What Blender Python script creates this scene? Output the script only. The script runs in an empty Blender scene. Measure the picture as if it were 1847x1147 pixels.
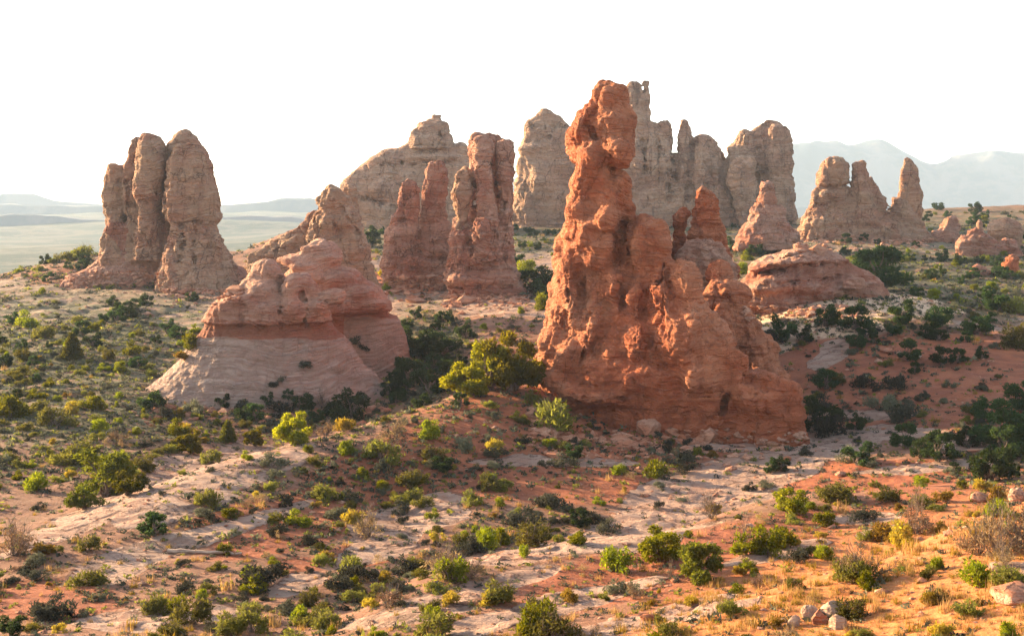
import bpy, math, random, time
import numpy as np
from mathutils import Vector
from mathutils.bvhtree import BVHTree

R = math.radians
sc = bpy.context.scene
C = sc.collection
FPX, CX, HOR, CZ = 2230.0, 923.5, 380.0, 24.0     # focal length in photo pixels, image centre, horizon row, eye height
SUN_AZ, SUN_EL = 60.0, 14.0                        # degrees left of the view direction, degrees up

# ---------------------------------------------------------------- camera
cam_d = bpy.data.cameras.new('camera'); cam = bpy.data.objects.new('camera', cam_d); C.objects.link(cam)
cam.location = (0, 0, CZ); cam.rotation_euler = (R(90), 0, 0)
cam_d.sensor_width = 36; cam_d.lens = 36 * FPX / 1847; cam_d.shift_y = -(573.5 - HOR) / 1847
cam_d.clip_start = 0.5; cam_d.clip_end = 40000
sc.camera = cam

# ---------------------------------------------------------------- world, sun, exposure
w = bpy.data.worlds.new('World'); sc.world = w; w.use_nodes = True
nt = w.node_tree; nt.nodes.clear()
out = nt.nodes.new('ShaderNodeOutputWorld'); bg = nt.nodes.new('ShaderNodeBackground')
sky = nt.nodes.new('ShaderNodeTexSky'); sky.sky_type = 'NISHITA'; sky.sun_disc = False
sky.sun_elevation = R(SUN_EL); sky.sun_rotation = R(-SUN_AZ)
sky.air_density = 1.0; sky.dust_density = 4.0; sky.ozone_density = 0.6; sky.altitude = 1500
hs = nt.nodes.new('ShaderNodeHueSaturation'); hs.inputs['Saturation'].default_value = 0.7
nt.links.new(sky.outputs[0], hs.inputs['Color']); nt.links.new(hs.outputs[0], bg.inputs[0])
bg.inputs[1].default_value = 0.108
nt.links.new(bg.outputs[0], out.inputs[0])
sd = bpy.data.lights.new('sun', 'SUN'); sun = bpy.data.objects.new('sun', sd); C.objects.link(sun)
sd.energy = 5.0; sd.angle = R(0.5); sd.color = (1.0, 0.74, 0.43)
az, el = R(SUN_AZ), R(SUN_EL)
to_sun = Vector((-math.sin(az) * math.cos(el), math.cos(az) * math.cos(el), math.sin(el)))
sun.rotation_euler = to_sun.to_track_quat('Z', 'Y').to_euler()
sun.location = (-60, 40, 80)
sc.view_settings.view_transform = 'Standard'; sc.view_settings.look = 'None'
sc.view_settings.gamma = 1.0; sc.view_settings.exposure = 2.2
sc.render.engine = 'CYCLES'
cy = sc.cycles
cy.use_denoising = True; cy.denoiser = 'OPENIMAGEDENOISE'; cy.denoising_prefilter = 'NONE'
cy.max_bounces = 6; cy.diffuse_bounces = 3; cy.glossy_bounces = 1; cy.transmission_bounces = 3
cy.transparent_max_bounces = 4; cy.volume_bounces = 1
cy.use_adaptive_sampling = True; cy.adaptive_threshold = 0.02
cy.sample_clamp_indirect = 8

# ---------------------------------------------------------------- helpers
rng = np.random.default_rng(7)
def P(px, py, D):
    """the point seen at photo pixel (px, py) at distance D ahead"""
    return ((px - CX) / FPX * D, D, CZ - (py - HOR) / FPX * D)

def _hash(ix, iy, iz, seed):
    h = (ix.astype(np.uint32) * np.uint32(374761393) + iy.astype(np.uint32) * np.uint32(668265263)
         + iz.astype(np.uint32) * np.uint32(2147483647) + np.uint32((seed * 1274126177) & 0xffffffff))
    h ^= h >> np.uint32(13); h *= np.uint32(1274126177); h ^= h >> np.uint32(16)
    h *= np.uint32(2246822519); h ^= h >> np.uint32(13)
    return h
def noise3(p, scale=1.0, seed=0):
    """gradient noise, about -1..1; p is (n,3), scale a number or a triple"""
    q = np.asarray(p, dtype=np.float64) * np.asarray(scale) + 1000.37 + seed * 7.13
    i = np.floor(q).astype(np.int64); f = q - i
    u = f * f * f * (f * (f * 6 - 15) + 10)
    r = 0
    for dx in (0, 1):
        wx = u[:, 0] if dx else 1 - u[:, 0]
        for dy in (0, 1):
            wy = u[:, 1] if dy else 1 - u[:, 1]
            for dz in (0, 1):
                wz = u[:, 2] if dz else 1 - u[:, 2]
                h = _hash(i[:, 0] + dx, i[:, 1] + dy, i[:, 2] + dz, seed)
                gx = (h & np.uint32(1023)) / 511.5 - 1; gy = ((h >> np.uint32(10)) & np.uint32(1023)) / 511.5 - 1
                gz = ((h >> np.uint32(20)) & np.uint32(1023)) / 511.5 - 1
                r = r + wx * wy * wz * (gx * (f[:, 0] - dx) + gy * (f[:, 1] - dy) + gz * (f[:, 2] - dz))
    return r * 1.3
def fbm(p, scale, octaves=4, seed=0, billow=False, gain=0.5):
    a, t, s = 1.0, 0.0, np.asarray(scale, dtype=float)
    for o in range(octaves):
        n = noise3(p, s, seed + o * 11)
        t = t + a * (np.abs(n) * 2 - 0.5 if billow else n); a *= gain; s = s * 2.03
    return t
def cells(p, scale, seed=0):
    """cell noise: gap between the two nearest cell centres, and a random number per cell"""
    q = np.asarray(p, dtype=np.float64) * np.asarray(scale) + 500.5; i0 = np.floor(q).astype(np.int64)
    f1 = np.full(len(q), 9.0); f2 = np.full(len(q), 9.0); idv = np.zeros(len(q))
    for dx in (-1, 0, 1):
        for dy in (-1, 0, 1):
            for dz in (-1, 0, 1):
                c = i0 + [dx, dy, dz]; h = _hash(c[:, 0], c[:, 1], c[:, 2], seed)
                o = np.stack([(h & np.uint32(1023)) / 1023., ((h >> np.uint32(10)) & np.uint32(1023)) / 1023., ((h >> np.uint32(20)) & np.uint32(1023)) / 1023.], -1)
                d = np.sqrt(((c + o - q) ** 2).sum(1)); m = d < f1
                f2 = np.where(m, f1, np.minimum(f2, d)); idv = np.where(m, _hash(c[:, 2], c[:, 0], c[:, 1], seed + 5) / 4294967295., idv); f1 = np.where(m, d, f1)
    return f2 - f1, idv
def smooth(a, b, x):
    t = np.clip((x - a) / (b - a), 0, 1); return t * t * (3 - 2 * t)

def new_mesh(name, verts, faces, mat=None, smooth_shade=True, parent=None, attrs=None, mat_index=None, loc=None):
    """one mesh object from numpy vertices and equally sized faces"""
    verts = np.asarray(verts, dtype=np.float32); faces = np.asarray(faces, dtype=np.int32)
    me = bpy.data.meshes.new(name); n, k = faces.shape
    if loc is not None: verts = verts - np.asarray(loc, dtype=np.float32)
    me.vertices.add(len(verts)); me.vertices.foreach_set('co', verts.ravel())
    me.loops.add(n * k); me.loops.foreach_set('vertex_index', faces.ravel())
    me.polygons.add(n); me.polygons.foreach_set('loop_start', np.arange(0, n * k, k, dtype=np.int32))
    me.polygons.foreach_set('use_smooth', np.full(n, smooth_shade))
    for m in (mat if isinstance(mat, (list, tuple)) else [mat]):
        if m: me.materials.append(m)
    if mat_index is not None: me.polygons.foreach_set('material_index', np.asarray(mat_index, dtype=np.int32))
    for an, av in (attrs or {}).items():
        at = me.attributes.new(an, 'FLOAT', 'POINT'); at.data.foreach_set('value', np.asarray(av, dtype=np.float32))
    me.update(calc_edges=True)
    ob = bpy.data.objects.new(name, me); C.objects.link(ob)
    if loc is not None: ob.location = loc
    if parent: ob.parent = parent
    return ob
def tag(o, label=None, cat=None, group=None, kind=None):
    if label: o['label'] = label
    if cat: o['category'] = cat
    if group: o['group'] = group
    if kind: o['kind'] = kind
    return o
def thing(name, label, cat, loc=(0, 0, 0), group=None):
    o = bpy.data.objects.new(name, None); C.objects.link(o); o.location = loc; o.empty_display_size = 0.5
    return tag(o, label, cat, group)

# ---------------------------------------------------------------- materials
class NT:
    def __init__(s, name):
        s.m = bpy.data.materials.new(name); s.m.use_nodes = True; s.t = s.m.node_tree; s.t.nodes.clear()
        s.out = s.n('ShaderNodeOutputMaterial')
    def n(s, t, **kw):
        nd = s.t.nodes.new(t)
        for k, v in kw.items():
            if k.startswith('i_'):
                key = k[2:]; nd.inputs[int(key) if key.isdigit() else key.replace('_', ' ')].default_value = v
            else: setattr(nd, k, v)
        return nd
    def l(s, a, b): s.t.links.new(a, b)
    def mix(s, f, a, b, mode='MIX'):
        m = s.n('ShaderNodeMix', data_type='RGBA', blend_type=mode)
        for sock, v in ((m.inputs[0], f), (m.inputs[6], a), (m.inputs[7], b)):
            if isinstance(v, (int, float)): sock.default_value = v
            elif isinstance(v, tuple): sock.default_value = (*v, 1)
            else: s.l(v, sock)
        return m.outputs[2]
    def math(s, op, a, b=0.0, clamp=False):
        m = s.n('ShaderNodeMath', operation=op, use_clamp=clamp)
        for sock, v in ((m.inputs[0], a), (m.inputs[1], b)):
            if isinstance(v, (int, float)): sock.default_value = v
            else: s.l(v, sock)
        return m.outputs[0]
    def mapr(s, v, a, b, c=0.0, d=1.0):
        m = s.n('ShaderNodeMapRange', interpolation_type='SMOOTHSTEP'); s.l(v, m.inputs[0])
        for i, x in enumerate((a, b, c, d)): m.inputs[i + 1].default_value = x
        return m.outputs[0]
    def noise(s, vec, scale, detail=4.0, rough=0.55, dist=0.0):
        nd = s.n('ShaderNodeTexNoise'); nd.inputs['Scale'].default_value = scale; nd.inputs['Detail'].default_value = detail
        nd.inputs['Roughness'].default_value = rough; nd.inputs['Distortion'].default_value = dist
        s.l(vec, nd.inputs['Vector']); return nd.outputs[0]
    def scaled(s, vec, sx, sy, sz):
        m = s.n('ShaderNodeMapping'); m.inputs['Scale'].default_value = (sx, sy, sz); s.l(vec, m.inputs[0]); return m.outputs[0]
    def pos(s): return s.n('ShaderNodeNewGeometry').outputs['Position']
    def attr(s, name): return s.n('ShaderNodeAttribute', attribute_name=name).outputs['Fac']
    def bsdf(s, col, rough=0.9, bump=None, bs=0.5, bd=0.1):
        b = s.n('ShaderNodeBsdfPrincipled'); b.inputs['Roughness'].default_value = rough
        b.inputs['Specular IOR Level'].default_value = 0.15
        if isinstance(col, tuple): b.inputs['Base Color'].default_value = (*col, 1)
        else: s.l(col, b.inputs['Base Color'])
        if bump is not None:
            bp = s.n('ShaderNodeBump'); bp.inputs['Strength'].default_value = bs; bp.inputs['Distance'].default_value = bd
            s.l(bump, bp.inputs['Height']); s.l(bp.outputs[0], b.inputs['Normal'])
        s.l(b.outputs[0], s.out.inputs[0]); return s.m

def rock_material(name, base, red, pale, dark, unit=1.0, varnish=0.35, bands=0.5, soil=None, bumpd=0.25, cr=1.0):
    """layered sandstone; unit is the size of the smallest feature in metres"""
    t = NT(name); p = t.pos()
    warp = t.noise(p, 0.06 / unit, 3)
    v = t.n('ShaderNodeVectorMath', operation='MULTIPLY_ADD'); t.l(warp, v.inputs[0]); v.inputs[1].default_value = (0, 0, 7 * unit); t.l(p, v.inputs[2])
    pw = v.outputs[0]
    strat = t.noise(t.scaled(pw, 0.04 / unit, 0.04 / unit, 0.9 / unit), 1.0, 5, 0.6)
    fine = t.noise(t.scaled(pw, 0.25 / unit, 0.25 / unit, 4.0 / unit), 1.0, 4, 0.6)
    big = t.noise(p, 0.16 / unit, 4, 0.6, 0.6)
    grain = t.noise(p, 2.2 / unit, 6, 0.72)
    blot = t.noise(p, 0.7 / unit, 5, 0.65, 0.5)
    streak = t.noise(t.scaled(p, 1.1 / unit, 1.1 / unit, 0.10 / unit), 1.0, 4, 0.6)
    c = t.mix(t.mapr(big, 0.40, 0.62), base, red)
    c = t.mix(t.math('MULTIPLY', t.mapr(strat, 0.48, 0.60), bands), c, pale)
    c = t.mix(t.math('MULTIPLY', t.mapr(strat, 0.46, 0.34), bands), c, red)
    c = t.mix(t.math('MULTIPLY', t.mapr(blot, 0.55, 0.68), 0.40), c, pale)
    c = t.mix(t.math('MULTIPLY', t.mapr(streak, 0.56, 0.70), varnish), c, dark)
    c = t.mix(t.math('MULTIPLY', t.mapr(grain, 0.53, 0.66), 0.5), c, dark)
    c = t.mix(t.math('MULTIPLY', t.mapr(fine, 0.55, 0.64), 0.40), c, dark)
    z = t.attr('zone')                       # 1: soft red mudstone band, 2: pale slickrock apron
    redband = t.mapr(t.math('SUBTRACT', 1.0, t.math('ABSOLUTE', t.math('SUBTRACT', z, 1.0))), 0.2, 0.8)
    c = t.mix(t.math('MULTIPLY', redband, 0.8), c, tuple(0.85 * x for x in red))
    c = t.mix(t.math('MULTIPLY', t.mapr(z, 1.2, 1.9), 0.85), c, t.mix(t.mapr(fine, 0.4, 0.6), (0.52, 0.37, 0.29), (0.43, 0.28, 0.21)))
    vo = t.n('ShaderNodeTexVoronoi', feature='DISTANCE_TO_EDGE'); vo.inputs['Scale'].default_value = 0.5 / unit
    dv = t.n('ShaderNodeVectorMath', operation='MULTIPLY_ADD'); t.l(blot, dv.inputs[0]); dv.inputs[1].default_value = (2, 2, 2)
    t.l(t.scaled(p, 0.8, 0.8, 1.5), dv.inputs[2]); t.l(dv.outputs[0], vo.inputs[0])
    crack = t.mapr(vo.outputs[0], 0.0, 0.05)
    vj = t.n('ShaderNodeTexVoronoi', feature='DISTANCE_TO_EDGE'); vj.inputs['Scale'].default_value = 0.55 / unit
    dj = t.n('ShaderNodeVectorMath', operation='MULTIPLY_ADD'); t.l(blot, dj.inputs[0]); dj.inputs[1].default_value = (1.2, 1.2, 1.2); t.l(t.scaled(p, 1.0, 1.0, 0.28), dj.inputs[2]); t.l(dj.outputs[0], vj.inputs[0])
    joint = t.math('MULTIPLY', t.math('SUBTRACT', 1.0, t.mapr(vj.outputs[0], 0.0, 0.022)), t.mapr(t.noise(p, 0.25 / unit, 3), 0.42, 0.55))
    c = t.mix(t.math('MULTIPLY', joint, 0.6 * cr), c, tuple(0.4 * x for x in dark))
    c = t.mix(t.math('MULTIPLY', t.math('MULTIPLY', t.math('SUBTRACT', 1.0, crack), t.mapr(big, 0.42, 0.55)), 0.45 * cr), c, tuple(0.6 * x for x in dark))
    h = t.math('ADD', t.math('MULTIPLY', grain, 0.75), t.math('MULTIPLY', blot, 0.9))
    h = t.math('ADD', h, t.math('MULTIPLY', t.mapr(fine, 0.35, 0.65), 0.40))
    h = t.math('ADD', h, t.math('MULTIPLY', t.mapr(strat, 0.35, 0.65), 0.5))
    h = t.math('SUBTRACT', t.math('ADD', h, t.math('MULTIPLY', crack, 0.10)), t.math('MULTIPLY', joint, 0.6 * cr))
    return t.bsdf(c, 0.92, h, 1.0, bumpd * unit * 2.4)

# ---------------------------------------------------------------- the ground
def tps(points, reg=0.02):
    a = np.array(points, dtype=float)
    X = np.c_[a[:, 0] / 420.0, np.log(a[:, 2]) * 3.0]; y = a[:, 1]
    n = len(X)
    def U(d2): return 0.5 * d2 * np.log(d2 + 1e-9)
    K = U(((X[:, None] - X[None]) ** 2).sum(-1)) + reg * np.eye(n)
    Pm = np.c_[np.ones(n), X]
    A = np.zeros((n + 3, n + 3)); A[:n, :n] = K; A[:n, n:] = Pm; A[n:, :n] = Pm.T
    sol = np.linalg.solve(A, np.r_[y, np.zeros(3)])
    def f(px, D):
        q = np.c_[px / 420.0, np.log(D) * 3.0]; r = sol[n] + q @ sol[n + 1:]
        for i in range(n): r = r + sol[i] * U(((q - X[i]) ** 2).sum(1))
        return r
    return f
BACK = []
for px, col in {-400: [(1150, 45), (900, 75), (760, 105), (620, 160), (530, 230), (520, 255)],
        0: [(1147, 46), (960, 66), (850, 85), (750, 110), (650, 145), (570, 185), (505, 240), (492, 258)],
        150: [(750, 110), (640, 148), (560, 188), (505, 230), (470, 258), (460, 268)],
        300: [(950, 72), (860, 88), (760, 115), (650, 150), (545, 200), (515, 220), (475, 250), (450, 268)],
        430: [(650, 148), (545, 200), (500, 225), (466, 252), (456, 268)],
        600: [(900, 88), (800, 110), (740, 126), (640, 160), (560, 182), (500, 212), (450, 262), (412, 330), (405, 360)],
        900: [(800, 104), (700, 122), (650, 134), (600, 150), (545, 180), (500, 220), (450, 270), (415, 330), (405, 360)],
        1200: [(880, 90), (800, 106), (700, 128), (600, 152), (500, 210), (430, 290), (405, 340)],
        1500: [(870, 82), (795, 97), (700, 116), (600, 133), (544, 146), (536, 153), (500, 190), (455, 235), (430, 265), (400, 340), (388, 400)],
        1847: [(890, 72), (830, 82), (760, 94), (690, 108), (600, 135), (540, 165), (480, 220), (440, 260), (400, 350), (368, 430)],
        2250: [(880, 72), (800, 86), (680, 110), (590, 140), (480, 230), (400, 350), (362, 430)]}.items():
    BACK += [(px, a, b) for a, b in col]
MID = [(60, 965, 64), (200, 905, 70), (330, 860, 75), (450, 822, 80), (560, 798, 86), (700, 748, 93), (850, 712, 99), (960, 694, 104),
       (1000, 745, 98), (1200, 782, 97), (1450, 785, 97), (-300, 1080, 56), (0, 1147, 48), (60, 1050, 56), (300, 1000, 60), (300, 1147, 46),
       (500, 900, 72), (500, 1000, 60), (600, 1070, 53), (700, 900, 76), (800, 960, 66), (900, 800, 88), (900, 900, 76), (1000, 850, 84),
       (1050, 960, 68), (1200, 850, 86), (1200, 930, 73), (1400, 860, 84), (1500, 810, 92), (1700, 830, 84), (1400, 950, 72), (900, 1030, 60), (1100, 1040, 60),
       (-200, 1080, 80), (60, 1000, 82), (200, 970, 88), (560, 890, 108), (850, 810, 125), (1200, 850, 128), (1500, 860, 130), (1000, 1000, 250), (200, 1100, 200), (1500, 1000, 250)]
FORE = [(640, 1115, 44), (740, 1035, 50), (900, 990, 54), (1080, 975, 56), (1200, 955, 58), (1300, 925, 61), (1400, 895, 65), (1560, 882, 66),
        (1700, 874, 66), (1847, 870, 66), (2200, 860, 66), (640, 1160, 41), (900, 1065, 46), (900, 1147, 39), (1100, 1050, 47), (1200, 1147, 36),
        (1300, 1000, 51), (1500, 950, 56), (1500, 1050, 44), (1700, 950, 53), (1900, 950, 52), (600, 1220, 55), (740, 1140, 60), (900, 1095, 66),
        (1100, 1080, 68), (1300, 1020, 73), (1500, 970, 80), (1800, 940, 82), (2200, 930, 82), (400, 1260, 45), (200, 1370, 42), (-100, 1500, 40),
        (1000, 1300, 150), (1800, 1200, 150), (300, 1500, 120), (900, 1250, 34), (1800, 1150, 36)]
NEAR = [(1000, 1190, 29), (1150, 1145, 30), (1300, 1088, 31), (1500, 1035, 33), (1650, 985, 36), (1750, 930, 39), (1847, 898, 41), (2200, 850, 44),
        (1100, 1250, 25), (1300, 1180, 26), (1500, 1105, 28), (1500, 1200, 24), (1700, 1090, 27), (1847, 1147, 23), (1847, 1050, 27), (1847, 965, 33),
        (2200, 1000, 30), (1000, 1320, 36), (1300, 1190, 38), (1500, 1120, 42), (1750, 1020, 48), (1900, 990, 50), (2200, 970, 54), (700, 1370, 28), (400, 1500, 28),
        (1000, 1500, 80), (1900, 1300, 100)]
LAY = [tps(BACK), tps(MID), tps(FORE), tps(NEAR)]
CREST = ([-400, 0, 120, 300, 440, 520, 620, 1400, 1550, 2300], [262, 264, 276, 280, 280, 330, 380, 380, 432, 445])
def height(x, y):
    """ground height above world zero for arrays of x, y (y ahead of the camera)"""
    x = np.asarray(x, float); y = np.maximum(np.asarray(y, float), 2.0)
    px = CX + x / y * FPX; pxc = np.clip(px, -400, 2250)
    # outside the picture carry on what stands at its edge, at the same distance
    def z_of(f, lo, hi):
        D = np.clip(y, lo, hi); s = f(pxc, D); z = CZ - (s - HOR) / FPX * D
        return z
    zb = z_of(LAY[0], 42, 440) - 0.30 * np.logaddexp(0, (y - np.interp(px, *CREST)) / 6) * 6
    zb = zb - 0.35 * np.maximum(42 - y, 0)
    def smax(a, b, k): h = np.maximum(k - np.abs(a - b), 0) / k; return np.maximum(a, b) + h * h * k / 4
    z = zb
    zm = z_of(LAY[1], 40, 160) - 0.30 * np.maximum(y - 120, 0) - 0.35 * np.maximum(40 - y, 0); z = smax(z, zm, 1.2)
    zf = z_of(LAY[2], 33, 110) - 0.30 * np.maximum(y - 90, 0) - 0.35 * np.maximum(33 - y, 0); z = smax(z, zf, 1.0)
    zn = z_of(LAY[3], 20, 70) - 0.30 * np.maximum(y - 60, 0) - 0.35 * np.maximum(20 - y, 0); z = smax(z, zn, 0.7)
    r = np.hypot(x, y - 2)
    z = smax(z, CZ - 1.75 - 0.40 * r, 0.5)
    far_s = np.interp(y, [400, 800, 1200, 1700, 2300, 3000, 3800, 6000], [700, 520, 458, 430, 410, 398, 390, 386])
    p = np.c_[x, y, np.zeros_like(x)]
    ledge = fbm(p, 1 / 900., 5, 91) 
    zfar = CZ - (far_s - HOR) / FPX * y + ledge * np.clip((y - 600) / 60., 0, 34) 
    z = np.where(y > 380, np.maximum(z, zfar), z)
    # relief
    near = np.clip(y / 60, 0.4, 3)
    z = z + 0.22 * near * fbm(p, 1 / 9., 3, 5) * smooth(3, 20, y) * smooth(700, 300, y)
    z = z + 0.07 * np.clip(near, 0, 2) * fbm(p, 1 / 1.6, 3, 15) * smooth(400, 200, y)
    return z
def project(x, y, z):
    y = np.maximum(y, 1.0); return CX + x / y * FPX, HOR + (CZ - z) / y * FPX
def blob(px, py, cx, cy, rx, ry, ang=0.0, soft=0.5):
    a = R(ang); dx = px - cx; dy = py - cy
    u = (dx * math.cos(a) + dy * math.sin(a)) / rx; v = (-dx * math.sin(a) + dy * math.cos(a)) / ry
    return smooth(1 + soft, 1 - soft, np.hypot(u, v))
# where each kind of ground lies (worked out on the photograph, stored on the real surface)
SLICK = [(130, 940, 140, 26, -24), (330, 880, 170, 52, -24), (470, 842, 110, 20, -20), (250, 1010, 150, 24, -18), (440, 950, 150, 18, -20), (300, 1110, 170, 26, -6), (560, 1050, 70, 16, -12),
         (150, 550, 260, 22, -4), (330, 555, 90, 34, 0), (60, 520, 120, 14, 4), (760, 935, 130, 34, -14), (700, 985, 90, 26, -22), (1230, 900, 210, 56, -24), (1150, 940, 110, 26, -10), (1480, 815, 160, 26, -16), (1380, 860, 140, 34, -20),
         (1640, 790, 160, 14, 4), (1700, 840, 150, 12, -4), (1330, 790, 130, 20, 0), (1000, 990, 150, 16, -10), (850, 1060, 160, 18, -14),
         (1000, 1090, 200, 22, -14), (740, 1110, 120, 16, -10), (1400, 1000, 120, 14, -10), (1580, 930, 80, 12, 0), (870, 1010, 60, 8, 0), (850, 545, 110, 26, 6), (700, 560, 60, 24, 0), (640, 610, 90, 40, 0),
         (990, 465, 60, 20, 0), (1420, 440, 140, 16, 4), (1620, 440, 110, 12, 0), (1790, 585, 80, 9, 0), (960, 560, 60, 12, 0), (1820, 1050, 60, 26, 10), (1150, 1120, 200, 14, -12), (1700, 440, 80, 12, 0), (670, 480, 60, 12, 0), (1480, 640, 40, 14, -30),
         (1620, 960, 70, 12, -8), (1560, 750, 120, 8, 0), (1000, 830, 140, 10, 0)]
RED = [(1640, 690, 330, 90, 0), (1100, 760, 260, 40, 0), (900, 760, 190, 60, -10), (1000, 870, 180, 40, 0), (1350, 1000, 420, 60, -10), (1600, 1080, 420, 90, 0), (1500, 860, 220, 30, 0), (700, 860, 150, 50, 0), (1750, 930, 200, 60, 0), (740, 500, 90, 40, 0), (470, 980, 90, 22, 0), (1650, 850, 200, 24, 0), (220, 500, 200, 22, 0), (400, 930, 60, 16, -20), (620, 900, 160, 50, -15), (520, 970, 150, 30, -15), (660, 1000, 60, 20, 0), (100, 1080, 140, 40, 0), (1130, 1030, 140, 20, 0), (1000, 780, 300, 50, 6), (850, 820, 200, 60, -12), (560, 1020, 60, 14, 0)]
SAND = [(1440, 572, 130, 40, 0), (1560, 545, 120, 18, 0), (1380, 620, 40, 22, 0), (1660, 560, 60, 12, 0)]
GREEN = [(150, 620, 330, 110, 0), (950, 410, 90, 50, 0), (1600, 520, 340, 60, 0), (1400, 455, 110, 30, 0), (1680, 490, 260, 70, 0), (760, 640, 80, 90, 0), (500, 745, 260, 26, 0), (1700, 408, 230, 44, 0), (690, 420, 60, 40, 0), (100, 740, 300, 60, 0), (1330, 400, 60, 40, 0), (1300, 400, 200, 22, 0)]
def ground_masks(x, y, z):
    px, py = project(x, y, z); p = np.c_[x, y, np.zeros_like(x)]
    nz = fbm(p, 1 / 5., 4, 51) * 0.55; nz2 = fbm(p, 1 / 14., 3, 61) * 0.5
    jx = px + 50 * fbm(p, 1 / 12., 3, 71); jy = py + 16 * fbm(p, 1 / 12., 3, 81)
    def acc(lst, soft=0.6):
        m = np.zeros_like(x)
        for a in lst: m = np.maximum(m, blob(jx, jy, a[0], a[1], a[2], a[3], a[4], soft))
        return m
    ok = smooth(600, 300, y)
    slick = smooth(0.42, 0.62, acc(SLICK) + nz * 0.8) * ok
    slick = np.maximum(slick, smooth(0.50, 0.66, nz + nz2 * 0.4) * ok * 0.8)
    red = np.clip(acc(RED, 0.5) + nz2 * 0.5, 0, 1) * ok
    sand = smooth(0.25, 0.45, acc(SAND) + nz * 0.3) * ok
    green = np.clip(acc(GREEN, 0.5) + nz * 0.5, 0, 1) * ok
    green = green * (1 - sand)
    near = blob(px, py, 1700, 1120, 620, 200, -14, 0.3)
    return dict(slick=slick * (1 - sand), red=red, sand=sand, green=green, near=near * ok, farness=smooth(350, 900, y))
def ground_material():
    t = NT('desert_ground'); p = t.pos()
    grain = t.noise(p, 3.0, 8, 0.7); mid = t.noise(p, 0.5, 6, 0.65, 0.4); big = t.noise(p, 0.07, 5, 0.6)
    soil = t.mix(t.mapr(mid, 0.35, 0.65), (0.275, 0.138, 0.084), (0.19, 0.088, 0.053))
    redc = t.mix(t.mapr(mid, 0.35, 0.65), (0.34, 0.112, 0.052), (0.23, 0.072, 0.037))
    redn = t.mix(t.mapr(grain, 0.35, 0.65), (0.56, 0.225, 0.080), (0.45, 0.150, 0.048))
    def edge(at, lo, hi, am=0.9): return t.mapr(t.math('ADD', t.attr(at), t.math('MULTIPLY', t.math('SUBTRACT', t.noise(p, 0.9, 7, 0.72, 0.5), 0.5), am)), lo, hi)
    c = t.mix(edge('red', 0.3, 0.7, 1.2), soil, redc)
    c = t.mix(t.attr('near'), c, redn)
    bed = t.noise(t.scaled(p, 0.25, 0.55, 5.0), 1.0, 6, 0.65, 0.6)
    rk = t.mix(t.mapr(bed, 0.38, 0.62), (0.31, 0.185, 0.132), (0.40, 0.26, 0.19))
    rk = t.mix(t.mapr(mid, 0.5, 0.7), rk, (0.36, 0.19, 0.125))
    vo = t.n('ShaderNodeTexVoronoi', feature='DISTANCE_TO_EDGE'); vo.inputs['Scale'].default_value = 0.45
    dv = t.n('ShaderNodeVectorMath', operation='MULTIPLY_ADD'); t.l(mid, dv.inputs[0]); dv.inputs[1].default_value = (2.5, 2.5, 2.5)
    t.l(t.scaled(p, 0.35, 0.8, 1.0), dv.inputs[2]); t.l(dv.outputs[0], vo.inputs[0])
    crk = t.mapr(vo.outputs[0], 0.0, 0.035)
    rk = t.mix(t.math('MULTIPLY', t.math('SUBTRACT', 1.0, crk), 0.6), rk, (0.14, 0.07, 0.05))
    sl = edge('slick', 0.40, 0.56, 1.3)
    c = t.mix(sl, c, rk)
    c = t.mix(t.attr('sand'), c, t.mix(t.mapr(mid, 0.4, 0.6), (0.62, 0.42, 0.27), (0.50, 0.31, 0.20)))
    gm = t.math('MULTIPLY', t.attr('green'), t.mapr(t.noise(p, 0.35, 6, 0.75), 0.36, 0.53))
    c = t.mix(t.math('MULTIPLY', gm, 0.8), c, (0.085, 0.10, 0.05))
    # small dry litter, crust and pebbles
    lit = t.mapr(t.noise(p, 1.6, 7, 0.8), 0.56, 0.66)
    c = t.mix(t.math('MULTIPLY', t.math('MULTIPLY', lit, 0.55), t.math('SUBTRACT', 1.0, t.math('MULTIPLY', t.attr('slick'), 0.7))), c, (0.12, 0.07, 0.045))
    c = t.mix(t.math('MULTIPLY', t.mapr(grain, 0.60, 0.72), 0.35), c, (0.55, 0.38, 0.27))
    far = t.mix(t.mapr(t.noise(p, 0.009, 9, 0.8), 0.45, 0.56), (0.035, 0.055, 0.038), (0.12, 0.11, 0.08))
    c = t.mix(t.attr('farness'), c, far)
    h = t.math('ADD', t.math('MULTIPLY', grain, 0.7), t.math('MULTIPLY', mid, 1.4))
    h = t.math('ADD', h, t.math('MULTIPLY', t.math('MULTIPLY', bed, sl), 2.0))
    h = t.math('ADD', h, t.math('MULTIPLY', t.math('MULTIPLY', crk, sl), 0.5))
    h = t.math('ADD', h, t.math('MULTIPLY', sl, 0.5))
    return t.bsdf(c, 0.95, h, 1.0, 0.20)
t_start = time.time()
# the ground sheet: rows spaced by distance, columns by bearing
rows = np.unique(np.r_[np.linspace(0.5, 18, 30), np.exp(np.linspace(math.log(18), math.log(130), 560)), np.exp(np.linspace(math.log(130), math.log(460), 340)), np.exp(np.linspace(math.log(460), math.log(5400), 130))])
tans = np.r_[np.linspace(-1.6, -0.56, 40)[:-1], np.linspace(-0.56, 0.56, 900), np.linspace(0.56, 1.6, 40)[1:]]
gy, gt = np.meshgrid(rows, tans, indexing='ij')
gx = gt * (gy + 3.0)
gz = height(gx.ravel(), gy.ravel())
MASKS = ground_masks(gx.ravel(), gy.ravel(), gz)
nr, nc = gy.shape
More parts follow.
